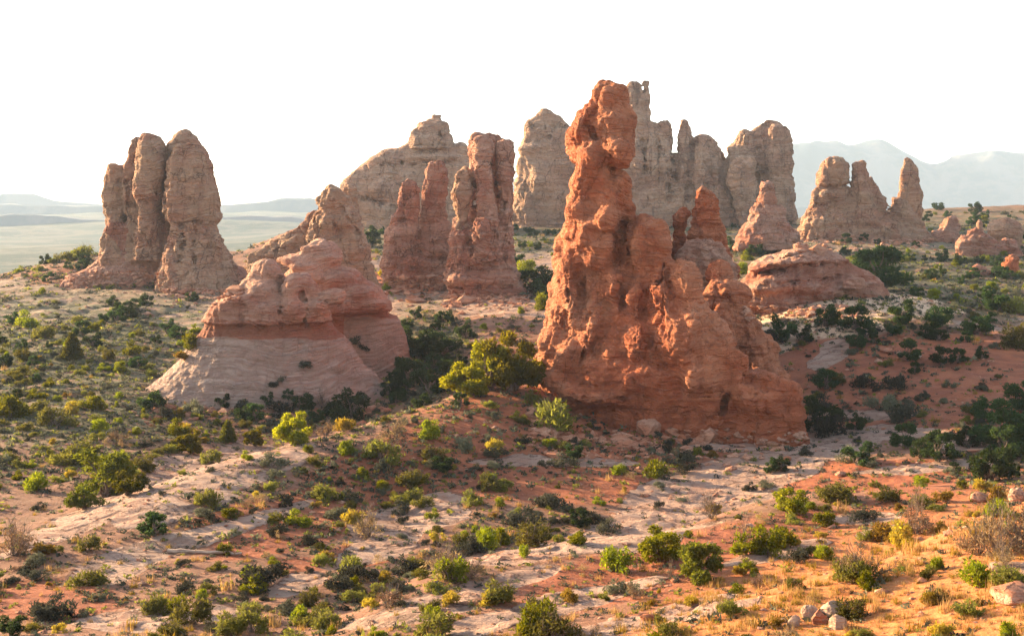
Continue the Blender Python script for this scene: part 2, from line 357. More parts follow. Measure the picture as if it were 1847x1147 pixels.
# ledges and cross-bedding where bare rock shows
slick = MASKS['slick']
pp = np.c_[gx.ravel(), gy.ravel(), gz]
terr = fbm(pp, (0.10, 0.28, 0.5), 3, 33, billow=True) * 0.13
nst = fbm(pp * np.array([1, 1, 0]) + 3.0, (0.09, 0.20, 0.1), 3, 133) * 5.0 + gz * 1.3
fr = nst - np.floor(nst); gz = gz + slick * (smooth(0.0, 0.16, fr) - fr) * 0.11 * smooth(220, 90, gy.ravel())
gz = gz + slick * terr * smooth(330, 150, gy.ravel()) * 1.3 - slick * 0.04
idx = np.arange(nr * nc).reshape(nr, nc)
gf = np.stack([idx[:-1, :-1], idx[:-1, 1:], idx[1:, 1:], idx[1:, :-1]], -1).reshape(-1, 4)
gv = np.c_[gx.ravel(), gy.ravel(), gz]
ground = new_mesh('ground', gv, gf, ground_material(), attrs=MASKS)
tag(ground, kind='structure')
bvh_ground = BVHTree.FromPolygons(gv.tolist(), gf.tolist(), all_triangles=False)
print('ground', round(time.time() - t_start, 1))
def ray(px, py, trees):
    d = Vector(((px - CX) / FPX, 1, -(py - HOR) / FPX)).normalized(); best = None
    for t in trees:
        h = t.ray_cast(Vector((0, 0, CZ)), d, 3000)
        if h[0] is not None and (best is None or h[3] < best[1]): best = (h[0], h[3], h[1])
    return best
# ---------------------------------------------------------------- rock formations, carved out of a distance field
def surface_nets(f, lab, org, h):
    """closed quad surface of f < 0; returns vertices, quads and a part number per quad"""
    s = f < 0
    c = np.zeros(tuple(n - 1 for n in f.shape), np.uint8)
    off = [(a, b, d) for a in (0, 1) for b in (0, 1) for d in (0, 1)]
    n0, n1, n2 = f.shape
    for a, b, d in off: c += s[a:n0 - 1 + a, b:n1 - 1 + b, d:n2 - 1 + d]
    act = (c > 0) & (c < 8); I = np.argwhere(act)
    vid = np.full(act.shape, -1, np.int32); vid[act] = np.arange(len(I))
    acc = np.zeros((len(I), 3)); cnt = np.zeros(len(I))
    for ax in range(3):
        o = [k for k in range(3) if k != ax]
        for u in (0, 1):
            for v in (0, 1):
                a = I.copy(); a[:, o[0]] += u; a[:, o[1]] += v; b = a.copy(); b[:, ax] += 1
                fa = f[a[:, 0], a[:, 1], a[:, 2]]; fb = f[b[:, 0], b[:, 1], b[:, 2]]
                m = (fa < 0) != (fb < 0); t = fa[m] / (fa[m] - fb[m])
                q = a[m].astype(float); q[:, ax] += t; acc[m] += q; cnt[m] += 1
    V = acc / cnt[:, None] * h + org
    Q = []; L = []
    for ax in range(3):
        o1, o2 = [(1, 2), (2, 0), (0, 1)][ax]
        sl0 = [slice(1, n - 1) for n in f.shape]; sl0[ax] = slice(0, f.shape[ax] - 1); sl1 = list(sl0); sl1[ax] = slice(1, f.shape[ax])
        e0 = s[tuple(sl0)]; e1 = s[tuple(sl1)]; J = np.argwhere(e0 != e1)
        flip = e1[J[:, 0], J[:, 1], J[:, 2]]
        base = J + 1; base[:, ax] -= 1
        def cell(d1, d2):
            q = base.copy(); q[:, o1] -= d1; q[:, o2] -= d2; return vid[q[:, 0], q[:, 1], q[:, 2]]
        q = np.stack([cell(1, 1), cell(0, 1), cell(0, 0), cell(1, 0)], -1)
        q[flip] = q[flip][:, ::-1]
        Q.append(q); L.append(lab[base[:, 0], base[:, 1], base[:, 2]])
    return V, np.concatenate(Q), np.concatenate(L)
def vert_normals(V, Q):
    n = np.cross(V[Q[:, 2]] - V[Q[:, 0]], V[Q[:, 3]] - V[Q[:, 1]])
    N = np.zeros_like(V)
    for k in range(4): np.add.at(N, Q[:, k], n)
    return N / (np.linalg.norm(N, axis=1, keepdims=True) + 1e-12)

ROCK_TREES = []; ROCK_FOOT = []
class Rock:
    """one formation, written down as columns and bulges in photo pixels at real distances"""
    def __init__(s, D, res, seed=1, pg=1.5, tw=0.0, x0=1200): s.pg = pg; s.tw = tw; s.x0 = (x0 - CX) / FPX * D; s.D, s.h, s.seed = D, res, seed; s.cols = []; s.eggs = []; s.bul = []; s.crk = []
    def col(s, g, prof, D=None, ratio=0.8, sq=2.4, k=0.6, skew=0.0, yo=0.0, tw=None):
        D = (D or s.D) + yo; tw = s.tw if tw is None else tw
        prof = np.array(sorted(prof), float)
        z = CZ - (prof[:, 0] - HOR) / FPX * D; xl = (prof[:, 1] - CX) / FPX * D; xr = (prof[:, 2] - CX) / FPX * D
        s.cols.append((g, D, z[::-1], xl[::-1], xr[::-1], ratio, sq, k, skew, tw)); return s
    def egg(s, g, px, py, rx, ry, D=None, rd=None, k=0.5, yo=0.0):
        D = (D or s.D) + yo; m = D / FPX
        s.eggs.append((g, np.array(P(px, py, D)), np.array([rx * m, (rd or (rx + ry) / 2) * m, ry * m]), k)); return s
    def bulge(s, px, py, rx, ry, prot=0.5, ang=0.0, k=0.55): s.bul.append((px, py, rx, ry, prot, ang, k)); return s
    def crack(s, pts, w=3, depth=1.0): s.crk.append((pts, w, depth)); return s
    def field(s):
        lo = np.full(3, 1e9); hi = -lo
        for g, D, z, xl, xr, ratio, sq, k, skew, tw in s.cols:
            hw = (xr - xl).max() / 2; sh = abs(tw) * max(abs(xl.min() - s.x0), abs(xr.max() - s.x0))
            lo = np.minimum(lo, [xl.min(), D - hw * ratio - abs(skew) * 4 - sh, z.min()]); hi = np.maximum(hi, [xr.max(), D + hw * ratio + abs(skew) * 4 + sh, z.max()])
        for g, c, r, k in s.eggs: lo = np.minimum(lo, c - r); hi = np.maximum(hi, c + r)
        pad = 6 * s.h + 0.8; lo -= pad; hi += pad
        n = np.ceil((hi - lo) / s.h).astype(int) + 1
        X = (lo[0] + np.arange(n[0]) * s.h)[:, None, None].astype(np.float32); Y = (lo[1] + np.arange(n[1]) * s.h)[None, :, None].astype(np.float32)
        zz = lo[2] + np.arange(n[2]) * s.h; Z = zz[None, None, :].astype(np.float32)
        f = np.full(n, 50.0, np.float32); lab = np.zeros(n, np.int8)
        def merge(d, g, k, sl=(slice(None),) * 3):
            a = f[sl]; m = d < a; lab[sl][m] = g
            if k > 0:
                hh = np.maximum(k - np.abs(a - d), 0) / k; f[sl] = np.minimum(a, d) - hh * hh * k / 4
            else: f[sl] = np.minimum(a, d)
        for g, D, z, xl, xr, ratio, sq, k, skew, tw in s.cols:
            yl = np.clip(D - tw * (X - s.x0), D * 0.8, D * 1.2); X_, Z_ = X * D / yl, CZ + (Z - CZ) * D / yl      # a face that runs obliquely away
            l = np.interp(zz, z, xl); r = np.interp(zz, z, xr)
            ker = np.exp(-0.5 * (np.arange(-3, 4) / 1.3) ** 2); ker /= ker.sum()
            l = np.convolve(np.pad(l, 3, 'edge'), ker, 'valid'); r = np.convolve(np.pad(r, 3, 'edge'), ker, 'valid')
            cx = ((l + r) / 2)[None, None, :].astype(np.float32); w = np.maximum((r - l) / 2, 0.05)[None, None, :].astype(np.float32)
            # depth follows a smoother version of the width
            kk = max(3, int(2.0 / s.h)); wd = np.convolve(np.pad(w.ravel(), kk, 'edge'), np.ones(2 * kk + 1) / (2 * kk + 1), 'valid')[None, None, :].astype(np.float32)
            wd = np.minimum(wd, w * 1.3) * ratio
            if tw: cx, w, wd = (np.interp(Z_, zz, q.ravel()).astype(np.float32) for q in (cx, w, wd))
            else: X_, Z_ = X, Z
            cyy = yl + skew * (Z - z.min())
            u = np.abs(X_ - cx) / w; v = np.abs(Y - cyy) / wd
            rr = (u ** sq + v ** sq) ** (1 / sq)
            d = (rr - 1) * np.minimum(w, wd)
            cap = Z_ - z.max()
            e = 0.6
            d = np.where((d > -e) & (cap > -e), np.hypot(np.maximum(d + e, 0), np.maximum(cap + e, 0)) - e, np.maximum(d, cap))
            d = np.maximum(d, z.min() - Z)
            merge(d.astype(np.float32), g, k)
        for g, c, r, k in s.eggs:
            q = np.sqrt(((X - c[0]) / r[0]) ** 2 + ((Y - c[1]) / r[1]) ** 2 + ((Z - c[2]) / r[2]) ** 2)
            merge(((q - 1) * r.min()).astype(np.float32), g, k)
        def front():
            neg = f < 0; yi = np.where(neg.any(1), neg.argmax(1), n[1] - 1)
            return lo[1] + yi * s.h
        F = front()
        for px, py, rx, ry, prot, ang, k in s.bul:
            m = s.D / FPX; cx0, _, cz0 = P(px, py, s.D)
            for _ in range(4):
                ix = int(np.clip((cx0 - lo[0]) / s.h, 0, n[0] - 1)); iz = int(np.clip((cz0 - lo[2]) / s.h, 0, n[2] - 1))
                y0 = F[ix, iz]; m = y0 / FPX; cx0 = (px - CX) * m; cz0 = CZ - (py - HOR) * m
            if y0 > hi[1] - 2 * s.h: print('bulge in the air', px, py); continue
            prot = prot * s.pg; a, b = rx * m, ry * m; c = max(min(a, b) * 1.3, prot * 1.2); cyy = y0 + c - prot
            ca, sa = math.cos(R(ang)), math.sin(R(ang)); rad = max(a, b) + 0.8
            sl = tuple(slice(max(0, int((v0 - rad - lo[i]) / s.h)), min(n[i], int((v0 + rad - lo[i]) / s.h) + 2)) for i, v0 in enumerate((cx0, cyy, cz0)))
            dx, dy, dz = X[sl[0]] - cx0, Y[:, sl[1]] - cyy, Z[:, :, sl[2]] - cz0
            u = dx * ca - dz * sa; v = dx * sa + dz * ca
            q = np.sqrt((u / a) ** 2 + (dy / c) ** 2 + (v / b) ** 2)
            old = lab[sl].copy(); merge(((q - 1) * min(a, b)).astype(np.float32), 0, k, sl); lab[sl] = old
        F = front()
        for pts, wpx, depth in s.crk:
            xs = (lo[0] + np.arange(n[0]) * s.h)[:, None] * s.D / F; zs = CZ + (zz[None, :] - CZ) * s.D / F
            m = s.D / FPX; best = np.full((n[0], n[2]), 1e9); ww = wpx * m
            q = [P(a, b, s.D) for a, b in pts]; gxz = np.stack([xs, 0 * xs, zs], -1).reshape(-1, 3)
            wob = (fbm(gxz, 0.9, 3, s.seed + 77) * 0.35).reshape(n[0], n[2]) * s.D / 110; wob2 = (fbm(gxz, 0.8, 2, s.seed + 99) * 0.35).reshape(n[0], n[2]) * s.D / 110
            zc = [c[2] for c in q]; zm, zh = (max(zc) + min(zc)) / 2, (max(zc) - min(zc)) / 2 + 0.3
            xc = [c[0] for c in q]; xm, xh = (max(xc) + min(xc)) / 2, (max(xc) - min(xc)) / 2 + 0.3
            tp = np.clip(1.15 - np.maximum(np.abs(zs - zm) / zh, 0) ** 3 if zh > xh else 1.15 - (np.abs(xs - xm) / xh) ** 3, 0, 1) * np.clip(0.75 + 0.8 * fbm(gxz, 0.5, 2, s.seed + 55), 0.6, 1.2).reshape(n[0], n[2])
            for (x0, _, z0), (x1, _, z1) in zip(q[:-1], q[1:]):
                dx, dz = x1 - x0, z1 - z0; t = np.clip(((xs - x0) * dx + (zs - z0) * dz) / (dx * dx + dz * dz + 1e-9), 0, 1)
                best = np.minimum(best, np.hypot(xs + wob - x0 - t * dx, zs + wob2 - z0 - t * dz))
            cols = np.argwhere(best < ww * 0.5 + s.h * 2.2); x0, x1 = cols[:, 0].min(), cols[:, 0].max() + 1; z0, z1 = cols[:, 1].min(), cols[:, 1].max() + 1
            tq = np.broadcast_to(tp, best.shape)[x0:x1, z0:z1]
            yd = Y - F[x0:x1, z0:z1][:, None, :]; dd = (depth * tq)[:, None, :] + 0.01   # a V shaped notch, shallower towards its ends
            cut = np.maximum(best[x0:x1, z0:z1][:, None, :] - (max(ww * 0.5, s.h * 0.95) * tq)[:, None, :] * np.clip(1.4 - yd / dd, 0, 2), yd - dd)
            f[x0:x1, :, z0:z1] = np.maximum(f[x0:x1, :, z0:z1], -cut)
        for ax in range(3):
            for e in (0, -1):
                sl = [slice(None)] * 3; sl[ax] = e; f[tuple(sl)] = 1.0
        return f, lab, lo
    def build(s, name, label, cat, mat, parts, unit=1.0, bump=(0.35, 3.0), strata=0.12, flute=0.12, fine=0.07, zone=None, group=None, block=0.22, joint=0.22, bed=None):
        t0 = time.time()
        f, lab, lo = s.field(); V, Q, L = surface_nets(f, lab, lo, s.h); N = vert_normals(V, Q)
        sd = s.seed * 17
        u = unit
        hn = np.hypot(N[:, 0], N[:, 1])
        big = fbm(V, 1 / (bump[1] * u) * np.array([1, 1, 0.75]), 2, sd, gain=0.5)
        bil = fbm(V + big[:, None] * 0.5 * u, 1 / (bump[1] * 0.55 * u) * np.array([1, 1, 0.65]), 3, sd + 3, billow=True, gain=0.4)
        Vd = V + N * (bump[0] * u * (0.6 * big + 1.1 * bil))[:, None]
        zw = V[:, 2] + 0.9 * u * noise3(V, 0.10 / u, sd + 5)
        zq = np.c_[V[:, 0] * 0.05, V[:, 1] * 0.05, zw]
        st = np.tanh(2.2 * fbm(zq, 0.75 / u, 3, sd + 7, gain=0.7)); 
        fl = fbm(V, (0.55 / u, 0.55 / u, 0.06 / u), 3, sd + 9, billow=True)
        hor = N.copy(); hor[:, 2] = 0
        cr = np.minimum(np.abs(noise3(zq, np.array([0.5, 0.5, 1.3]) / u, sd + 23)) * 9, 1) - 1
        Vd = Vd + hor * ((strata * st + flute * fl) * u * smooth(0.2, 0.8, hn) + cr * 0.10 * u * smooth(0.3, 0.9, hn))[:, None]
        wv = V + np.c_[noise3(V, 0.45 / u, sd + 41), noise3(V, 0.45 / u, sd + 42), noise3(V, 0.45 / u, sd + 43)] * 0.7 * u
        g1, i1 = cells(wv, np.array([0.40, 0.40, 0.13]) / u, sd + 50); g2, i2 = cells(wv, np.array([0.55, 0.55, 0.9]) / u, sd + 60)
        lowz = smooth(0.62, 0.38, (V[:, 2] - V[:, 2].min()) / np.ptp(V[:, 2])) if bed is None else bed          # bedded, blocky lower part; massive upper part
        keep = smooth(-0.25, 0.15, noise3(V, 0.16 / u, sd + 44))
        dj = (i1 - 0.5) * block * u * 1.0 - joint * u * (1 - smooth(0.0, 0.14, g1)) * keep
        db = ((i2 - 0.5) * block * 1.0 * u - joint * 0.8 * u * (1 - smooth(0.0, 0.16, g2))) * (0.15 + 0.85 * lowz)
        Vd = Vd + hor * ((dj + db) * smooth(0.15, 0.6, hn))[:, None]
        N2 = vert_normals(Vd, Q)
        Vd = Vd + N2 * (fine * u * (fbm(V, 1.4 / u, 3, sd + 31, gain=0.6) + 0.9 * fbm(V + big[:, None], np.array([0.9, 0.9, 0.6]) / u, 3, sd + 37, billow=True, gain=0.55)))[:, None]
        zn = np.zeros(len(V))
        if zone is not None:
            px, py = project(Vd[:, 0], Vd[:, 1], Vd[:, 2]); zn = zone(px, py + 7 * noise3(V, 0.22, 3) + 3 * noise3(V, 1.1, 4), Vd)
        ROCK_TREES.append(BVHTree.FromPolygons(Vd.tolist(), Q.tolist()))
        cxy = Vd[:, :2].min(0), Vd[:, :2].max(0); ROCK_FOOT.append(cxy)
        bx, by = (cxy[0] + cxy[1]) / 2; base = (bx, by, float(height([bx], [by])[0]))
        multi = len(parts) > 1
        root = thing(name, label, cat, base, group) if multi else None
        res = root
        for gi, (pn, m) in enumerate(parts):
            sel = L == gi
            if not sel.any(): print('EMPTY PART', name, pn); continue
            q = Q[sel]; used, inv = np.unique(q, return_inverse=True)
            o = new_mesh(pn if multi else name, Vd[used], inv.reshape(-1, 4), m or mat, attrs={'zone': zn[used]}, loc=base)
            if multi: o.parent = root; o.location = (0, 0, 0)
            else: tag(o, label, cat, group); res = o
        print(name, f.shape, len(Q), round(time.time() - t0, 1))
        return res
def side(px, py, l, rr): return (py, l, rr)
M_red = rock_material('red_sandstone', (0.57, 0.215, 0.108), (0.50, 0.14, 0.060), (0.58, 0.30, 0.185), (0.20, 0.070, 0.042), 1.0, 0.30, 0.12, cr=0.5)
M_redpale = rock_material('banded_sandstone', (0.575, 0.299, 0.190), (0.483, 0.196, 0.115), (0.575, 0.368, 0.265), (0.276, 0.127, 0.081), 1.0, 0.2, 0.5)
M_tan = rock_material('tan_sandstone', (0.507, 0.295, 0.183), (0.448, 0.206, 0.124), (0.531, 0.366, 0.248), (0.236, 0.124, 0.083), 1.3, 0.35, 0.3)
M_pink = rock_material('pink_sandstone', (0.519, 0.254, 0.165), (0.448, 0.171, 0.104), (0.555, 0.354, 0.260), (0.236, 0.112, 0.077), 1.2, 0.3, 0.35)
M_grey = rock_material('grey_buff_sandstone', (0.56, 0.335, 0.215), (0.470, 0.263, 0.174), (0.560, 0.403, 0.291), (0.213, 0.134, 0.095), 1.5, 0.7, 0.35)
M_knob = rock_material('knob_sandstone', (0.583, 0.308, 0.205), (0.432, 0.162, 0.097), (0.605, 0.400, 0.297), (0.238, 0.108, 0.076), 1.0, 0.15, 0.25, cr=0.35)

# --- the tall red spire in the middle
r = Rock(100, 0.125, 1, pg=1.8, tw=0.45)
r.col(0, [(396, 1030, 1146), (410, 1022, 1150), (430, 1012, 1160), (450, 1004, 1175), (480, 998, 1210), (500, 996, 1222), (530, 990, 1240), (560, 986, 1262), (590, 980, 1290), (620, 973, 1312), (645, 967, 1325), (670, 963, 1332), (700, 968, 1330), (712, 978, 1330), (730, 990, 1330), (800, 985, 1335)], ratio=0.62, sq=2.3, k=1.0, skew=0.08)
r.col(1, [(146, 1078, 1128), (154, 1071, 1134), (165, 1066, 1136), (180, 1064, 1131), (200, 1047, 1138), (220, 1030, 1143), (245, 1019, 1145), (265, 1017, 1144), (280, 1021, 1145), (290, 1030, 1140), (297, 1044, 1126)], ratio=0.8, k=0.12, yo=0.8)
r.col(2, [(292, 1046, 1108), (304, 1043, 1112), (314, 1036, 1122), (326, 1028, 1134), (345, 1024, 1140), (375, 1018, 1146), (400, 1014, 1154), (440, 1006, 1160), (480, 1000, 1170)], ratio=0.78, k=0.5, yo=1.0)
r.col(3, [(249, 1060, 1077), (256, 1050, 1084), (272, 1041, 1091), (290, 1037, 1096), (302, 1034, 1100), (325, 1030, 1102), (350, 1024, 1108), (390, 1018, 1112), (430, 1012, 1116)], ratio=0.8, k=0.25, yo=-1.0)
# right dome and the stepped shoulders below it
r.col(4, [(388, 1160, 1180), (395, 1150, 1196), (410, 1138, 1207), (430, 1130, 1212), (460, 1128, 1212), (490, 1135, 1215), (540, 1150, 1225)], ratio=0.9, k=0.25, yo=-1.0)
r.col(5, [(466, 1205, 1244), (474, 1190, 1256), (500, 1180, 1263), (530, 1170, 1268), (560, 1160, 1287), (590, 1150, 1314), (620, 1145, 1333), (650, 1140, 1347), (672, 1140, 1348), (695, 1145, 1338), (720, 1150, 1312), (740, 1160, 1306), (790, 1160, 1310)], ratio=0.62, sq=2.2, k=0.5, yo=-2.2)
r.col(6, [(668, 1330, 1390), (678, 1322, 1408), (692, 1312, 1434), (712, 1306, 1447), (735, 1302, 1449), (760, 1298, 1451), (785, 1296, 1453)], ratio=0.75, k=0.15, yo=-1.0)
r.col(0, [(640, 975, 1310), (700, 985, 1350), (730, 1000, 1448), (750, 992, 1452), (800, 985, 1456)], ratio=0.42, sq=2.6, k=0.8, yo=0.5)
# lumps stepping down behind on the right
r.egg(1, 1110, 266, 27, 27, D=101.2, rd=32, k=0.9)
r.egg(7, 1312, 538, 44, 34, D=106, k=0.4).egg(7, 1346, 592, 30, 34, D=105, k=0.3).egg(7, 1370, 640, 38, 40, D=104, k=0.4).egg(7, 1385, 700, 45, 50, D=103, k=0.5).egg(7, 1300, 600, 60, 80, D=107, k=0.5)
r.egg(7, 1300, 497, 24, 26, D=108, k=0.4)
# unseen fin added behind the spire to cast shade on the right slope
r.col(8, [(318, 1050, 1118), (330, 1046, 1124), (400, 1044, 1150), (412, 1044, 1192), (480, 1040, 1205), (640, 1030, 1260), (760, 1020, 1290)], D=122, ratio=2.6, k=0.6, tw=0)
r.col(8, [(345, 1055, 1110), (360, 1050, 1120), (420, 1048, 1160), (480, 1040, 1190), (640, 1030, 1240), (760, 1020, 1270)], D=140, ratio=2.4, k=0.6, tw=0)
for b in [(1093, 395, 29, 21, 0.9, -25), (1082, 452, 36, 42, 1.0, 20), (1030, 470, 17, 40, 0.9, 12), (1052, 420, 15, 30, 0.6, 10), (1016, 530, 14, 40, 0.8, 6), (1033, 560, 17, 48, 0.8, -4), (1000, 600, 17, 40, 0.6, 15),
          (985, 640, 15, 34, 0.5, 15), (1150, 620, 24, 42, 0.9, 4), (1135, 686, 26, 22, 1.1, 0), (1030, 650, 30, 46, 0.5, 20), (1070, 590, 22, 52, 0.5, 12), (1105, 520, 20, 42, 0.5, 0), (1170, 440, 32, 44, 0.5, 0),
          (1235, 505, 24, 32, 0.6, 0), (1200, 560, 26, 44, 0.6, -10), (1240, 620, 60, 60, 0.7, -20), (1090, 680, 40, 32, 0.5, 0), (1010, 690, 40, 22, 0.7, 8), (1055, 712, 45, 15, 0.7, 4), (1115, 720, 60, 14, 0.4, 0), (1108, 222, 30, 20, 0.5, 10), (1050, 225, 20, 34, 0.5, 25),
          (1120, 272, 22, 24, 0.7, 0), (1100, 175, 24, 22, 0.3, 0), (1065, 290, 20, 26, 0.4, 0), (1050, 340, 20, 26, 0.4, 0), (1120, 340, 18, 30, 0.3, 0), (1040, 378, 22, 18, 0.5, -10), (1370, 725, 50, 26, 0.6, 10), (1190, 690, 40, 40, 0.5, 0), (1270, 680, 40, 34, 0.5, 0),
          (1250, 580, 34, 26, 0.5, -20), (1150, 540, 20, 34, 0.6, 10), (1000, 560, 11, 22, 0.5, 10), (1012, 498, 10, 24, 0.5, 8), (1028, 430, 12, 18, 0.5, 0)]: r.bulge(*b)
r.crack([(1128, 380), (1124, 420), (1118, 470), (1116, 510)], 4, 1.1).crack([(1148, 400), (1134, 440), (1128, 490), (1122, 520)], 4, 1.0).crack([(1345, 672), (1325, 700), (1308, 725), (1302, 750)], 4, 2.2)
r.crack([(1040, 735), (1090, 738), (1170, 741), (1240, 736), (1300, 744)], 2, 0.4).crack([(1073, 292), (1098, 300), (1125, 305)], 4, 1.0).crack([(1060, 220), (1072, 245), (1095, 262), (1110, 300)], 3, 0.7)
r.crack([(1165, 560), (1168, 600), (1175, 640)], 4, 0.8).crack([(1050, 540), (1062, 600), (1050, 660)], 4, 0.7).crack([(1020, 480), (1024, 540), (1014, 600)], 4, 0.7).crack([(1200, 470), (1190, 520), (1180, 560)], 4, 0.7)
r.crack([(980, 705), (1020, 722), (1080, 725), (1130, 722)], 4, 0.8)
for c in [[(1109, 420), (1113, 497)], [(1053, 490), (1050, 535), (1022, 601)], [(1005, 427), (1012, 490), (987, 566)], [(1123, 441), (1116, 500), (1127, 535), (1123, 560)], [(1092, 532), (1095, 553), (1074, 615), (1050, 657)],
          [(1165, 518), (1158, 560), (1172, 608), (1168, 629)], [(1205, 480), (1210, 530), (1200, 570)]]: r.crack(c, 8, 0.5)
def zone_main(px, py, V): return smooth(712, 728, py) * 1.0
r.build('tall_sandstone_spire', 'tallest red sandstone spire, with a bulbous head and lumpy body, in the middle', 'rock spire', M_red,
        [('base', None), ('boulder_cap', None), ('neck', None), ('pinnacle', None), ('shoulder', None), ('buttress', None), ('corner_lump', None), ('rear_ridge', None), ('unseen_shade_fin', None)], bump=(0.30, 3.2), strata=0.05, flute=0.08, fine=0.055, block=0.09, joint=0.20, zone=zone_main)

# --- behind it: two pinnacles on a pale banded cone
r = Rock(118, 0.16, 2)
r.col(0, [(430, 1248, 1280), (440, 1234, 1300), (455, 1218, 1318), (480, 1210, 1328), (510, 1200, 1334), (560, 1190, 1345), (600, 1185, 1350)], D=116, ratio=0.8, k=0.5)
r.col(1, [(335, 1264, 1281), (345, 1258, 1290), (356, 1252, 1297), (375, 1248, 1300), (398, 1247, 1303), (410, 1243, 1307), (420, 1240, 1311), (432, 1242, 1314), (455, 1262, 1320), (480, 1276, 1328), (505, 1290, 1333), (560, 1290, 1340)], D=119, ratio=0.8, k=0.3)
r.col(2, [(375, 1225, 1239), (385, 1213, 1245), (400, 1208, 1244), (410, 1207, 1240), (425, 1210, 1237), (442, 1209, 1234), (470, 1204, 1236)], D=121, ratio=0.9, k=0.2)
r.bulge(1275, 372, 18, 14, 0.3).bulge(1268, 400, 18, 14, 0.3).bulge(1225, 395, 10, 12, 0.3)
r.build('twin_pinnacle_rock', 'two slim red rock pinnacles on a pale banded cone, just behind the tallest spire', 'rock spire', M_redpale,
        [('pale_cone', None), ('tall_pinnacle', M_red), ('short_pinnacle', M_red)], bump=(0.3, 2.2), strata=0.16, flute=0.08)

# --- the left pair of towers
r = Rock(220, 0.26, 3)
r.col(0, [(297, 200, 221), (303, 193, 225), (315, 188, 228), (335, 185, 229), (370, 183, 229), (382, 185, 229), (388, 192, 226), (410, 189, 228), (440, 181, 240), (470, 176, 250)], D=224, ratio=1.0, k=0.3)
r.col(1, [(247, 240, 254), (255, 235, 262), (270, 232, 262), (290, 228, 262), (320, 220, 262), (350, 219, 262), (370, 224, 262), (400, 228, 262), (470, 222, 270)], D=223, ratio=1.1, k=0.25)
r.col(1, [(242, 258, 281), (248, 253, 289), (262, 249, 296), (280, 246, 298), (330, 243, 297), (362, 242, 297), (369, 250, 290), (400, 248, 294), (470, 236, 300)], D=220, ratio=1.1, k=0.25)
r.col(2, [(236, 322, 340), (242, 313, 352), (256, 303, 361), (270, 300, 366), (330, 299, 370), (400, 300, 372)], D=223, ratio=1.0, k=0.2)
r.col(2, [(260, 320, 362), (268, 312, 370), (285, 306, 380), (310, 301, 386), (335, 298, 388), (345, 297, 391), (370, 296, 395), (385, 298, 399), (397, 300, 403), (403, 310, 391), (422, 307, 395), (440, 303, 402), (460, 297, 414), (480, 292, 420), (500, 288, 428), (530, 284, 434)], D=217, ratio=0.9, sq=2.8, k=0.2)
r.col(3, [(405, 188, 298), (430, 184, 299), (450, 180, 300), (466, 176, 304), (478, 166, 310), (488, 150, 320), (498, 120, 330), (530, 100, 340)], D=224, ratio=0.5, k=0.3)
r.col(3, [(466, 300, 400), (480, 290, 420), (488, 285, 446), (500, 280, 455), (530, 270, 460)], D=221, ratio=0.5, k=0.3)
r.col(1, [(262, 262, 300), (300, 215, 310), (400, 200, 330), (440, 190, 330)], D=227, ratio=0.3, k=0.1)
r.crack([(298, 250), (297, 300), (296, 360), (300, 420)], 4, 2.2).crack([(325, 400), (328, 440), (324, 480)], 3, 1.5).crack([(372, 402), (376, 450)], 2, 1).crack([(350, 404), (348, 450), (352, 500)], 2, 1)
r.crack([(305, 400), (340, 402), (370, 399), (400, 403)], 2, 1.2).crack([(246, 366), (270, 363), (295, 364)], 2, 0.8).crack([(186, 376), (205, 376), (224, 374)], 2, 0.6).crack([(228, 300), (230, 350), (236, 410)], 2, 0.8)
for b in [(280, 300, 16, 40, 0.5), (262, 300, 10, 50, 0.3), (345, 320, 26, 50, 0.6), (375, 360, 18, 34, 0.5), (340, 430, 16, 24, 0.5), (365, 440, 14, 30, 0.4), (390, 450, 14, 30, 0.4), (270, 400, 20, 24, 0.5), (205, 410, 16, 20, 0.5), (270, 470, 40, 10, 0.8), (200, 470, 30, 12, 0.6)]: r.bulge(*b)
r.build('left_twin_towers', 'group of tall buff pink rock towers standing alone on the left skyline', 'rock tower', M_tan,
        [('short_column', None), ('twin_column', None), ('broad_column', None), ('ledge_base', M_pink)], unit=1.3, bump=(0.24, 3.4), strata=0.08, flute=0.16, fine=0.06)

# --- knob with overhanging cap, red band and pale apron
r = Rock(130, 0.17, 4, pg=1.1)
r.col(0, [(465, 470, 488), (470, 460, 496), (480, 453, 503), (492, 449, 512), (505, 440, 520), (520, 420, 530), (532, 404, 542), (545, 388, 556), (556, 377, 568), (568, 369, 580), (580, 367, 584)], D=130, ratio=0.72, sq=2.6, k=0.4)
r.col(0, [(492, 525, 547), (500, 516, 560), (515, 510, 568), (530, 506, 577), (550, 505, 591), (565, 506, 596), (580, 508, 597)], D=128, ratio=0.9, k=0.15)
r.col(1, [(574, 376, 590), (590, 370, 604), (612, 362, 618), (640, 360, 625)], D=131, ratio=0.66, sq=2.8, k=0.1)
r.col(2, [(606, 356, 622), (620, 345, 632), (640, 331, 645), (660, 312, 662), (680, 292, 680), (705, 262, 704), (730, 240, 722), (770, 205, 745)], D=131, ratio=0.62, sq=2.2, k=0.5)
r.col(3, [(430, 568, 584), (436, 560, 598), (446, 550, 609), (456, 540, 614), (462, 500, 617), (470, 498, 618), (477, 506, 616), (482, 530, 612), (500, 520, 630)], D=140, ratio=0.9, k=0.2)
r.col(3, [(482, 520, 640), (492, 515, 650), (505, 510, 658), (515, 510, 684), (530, 510, 697), (545, 520, 706), (560, 530, 710)], D=141, ratio=0.75, k=0.4)
r.col(4, [(555, 560, 700), (570, 570, 702), (590, 560, 712)], D=142, ratio=0.7, k=0.15)
r.col(5, [(568, 560, 712), (578, 560, 722), (592, 560, 729), (612, 560, 736), (650, 540, 746), (690, 520, 754), (760, 500, 770)], D=142, ratio=0.62, k=0.6)
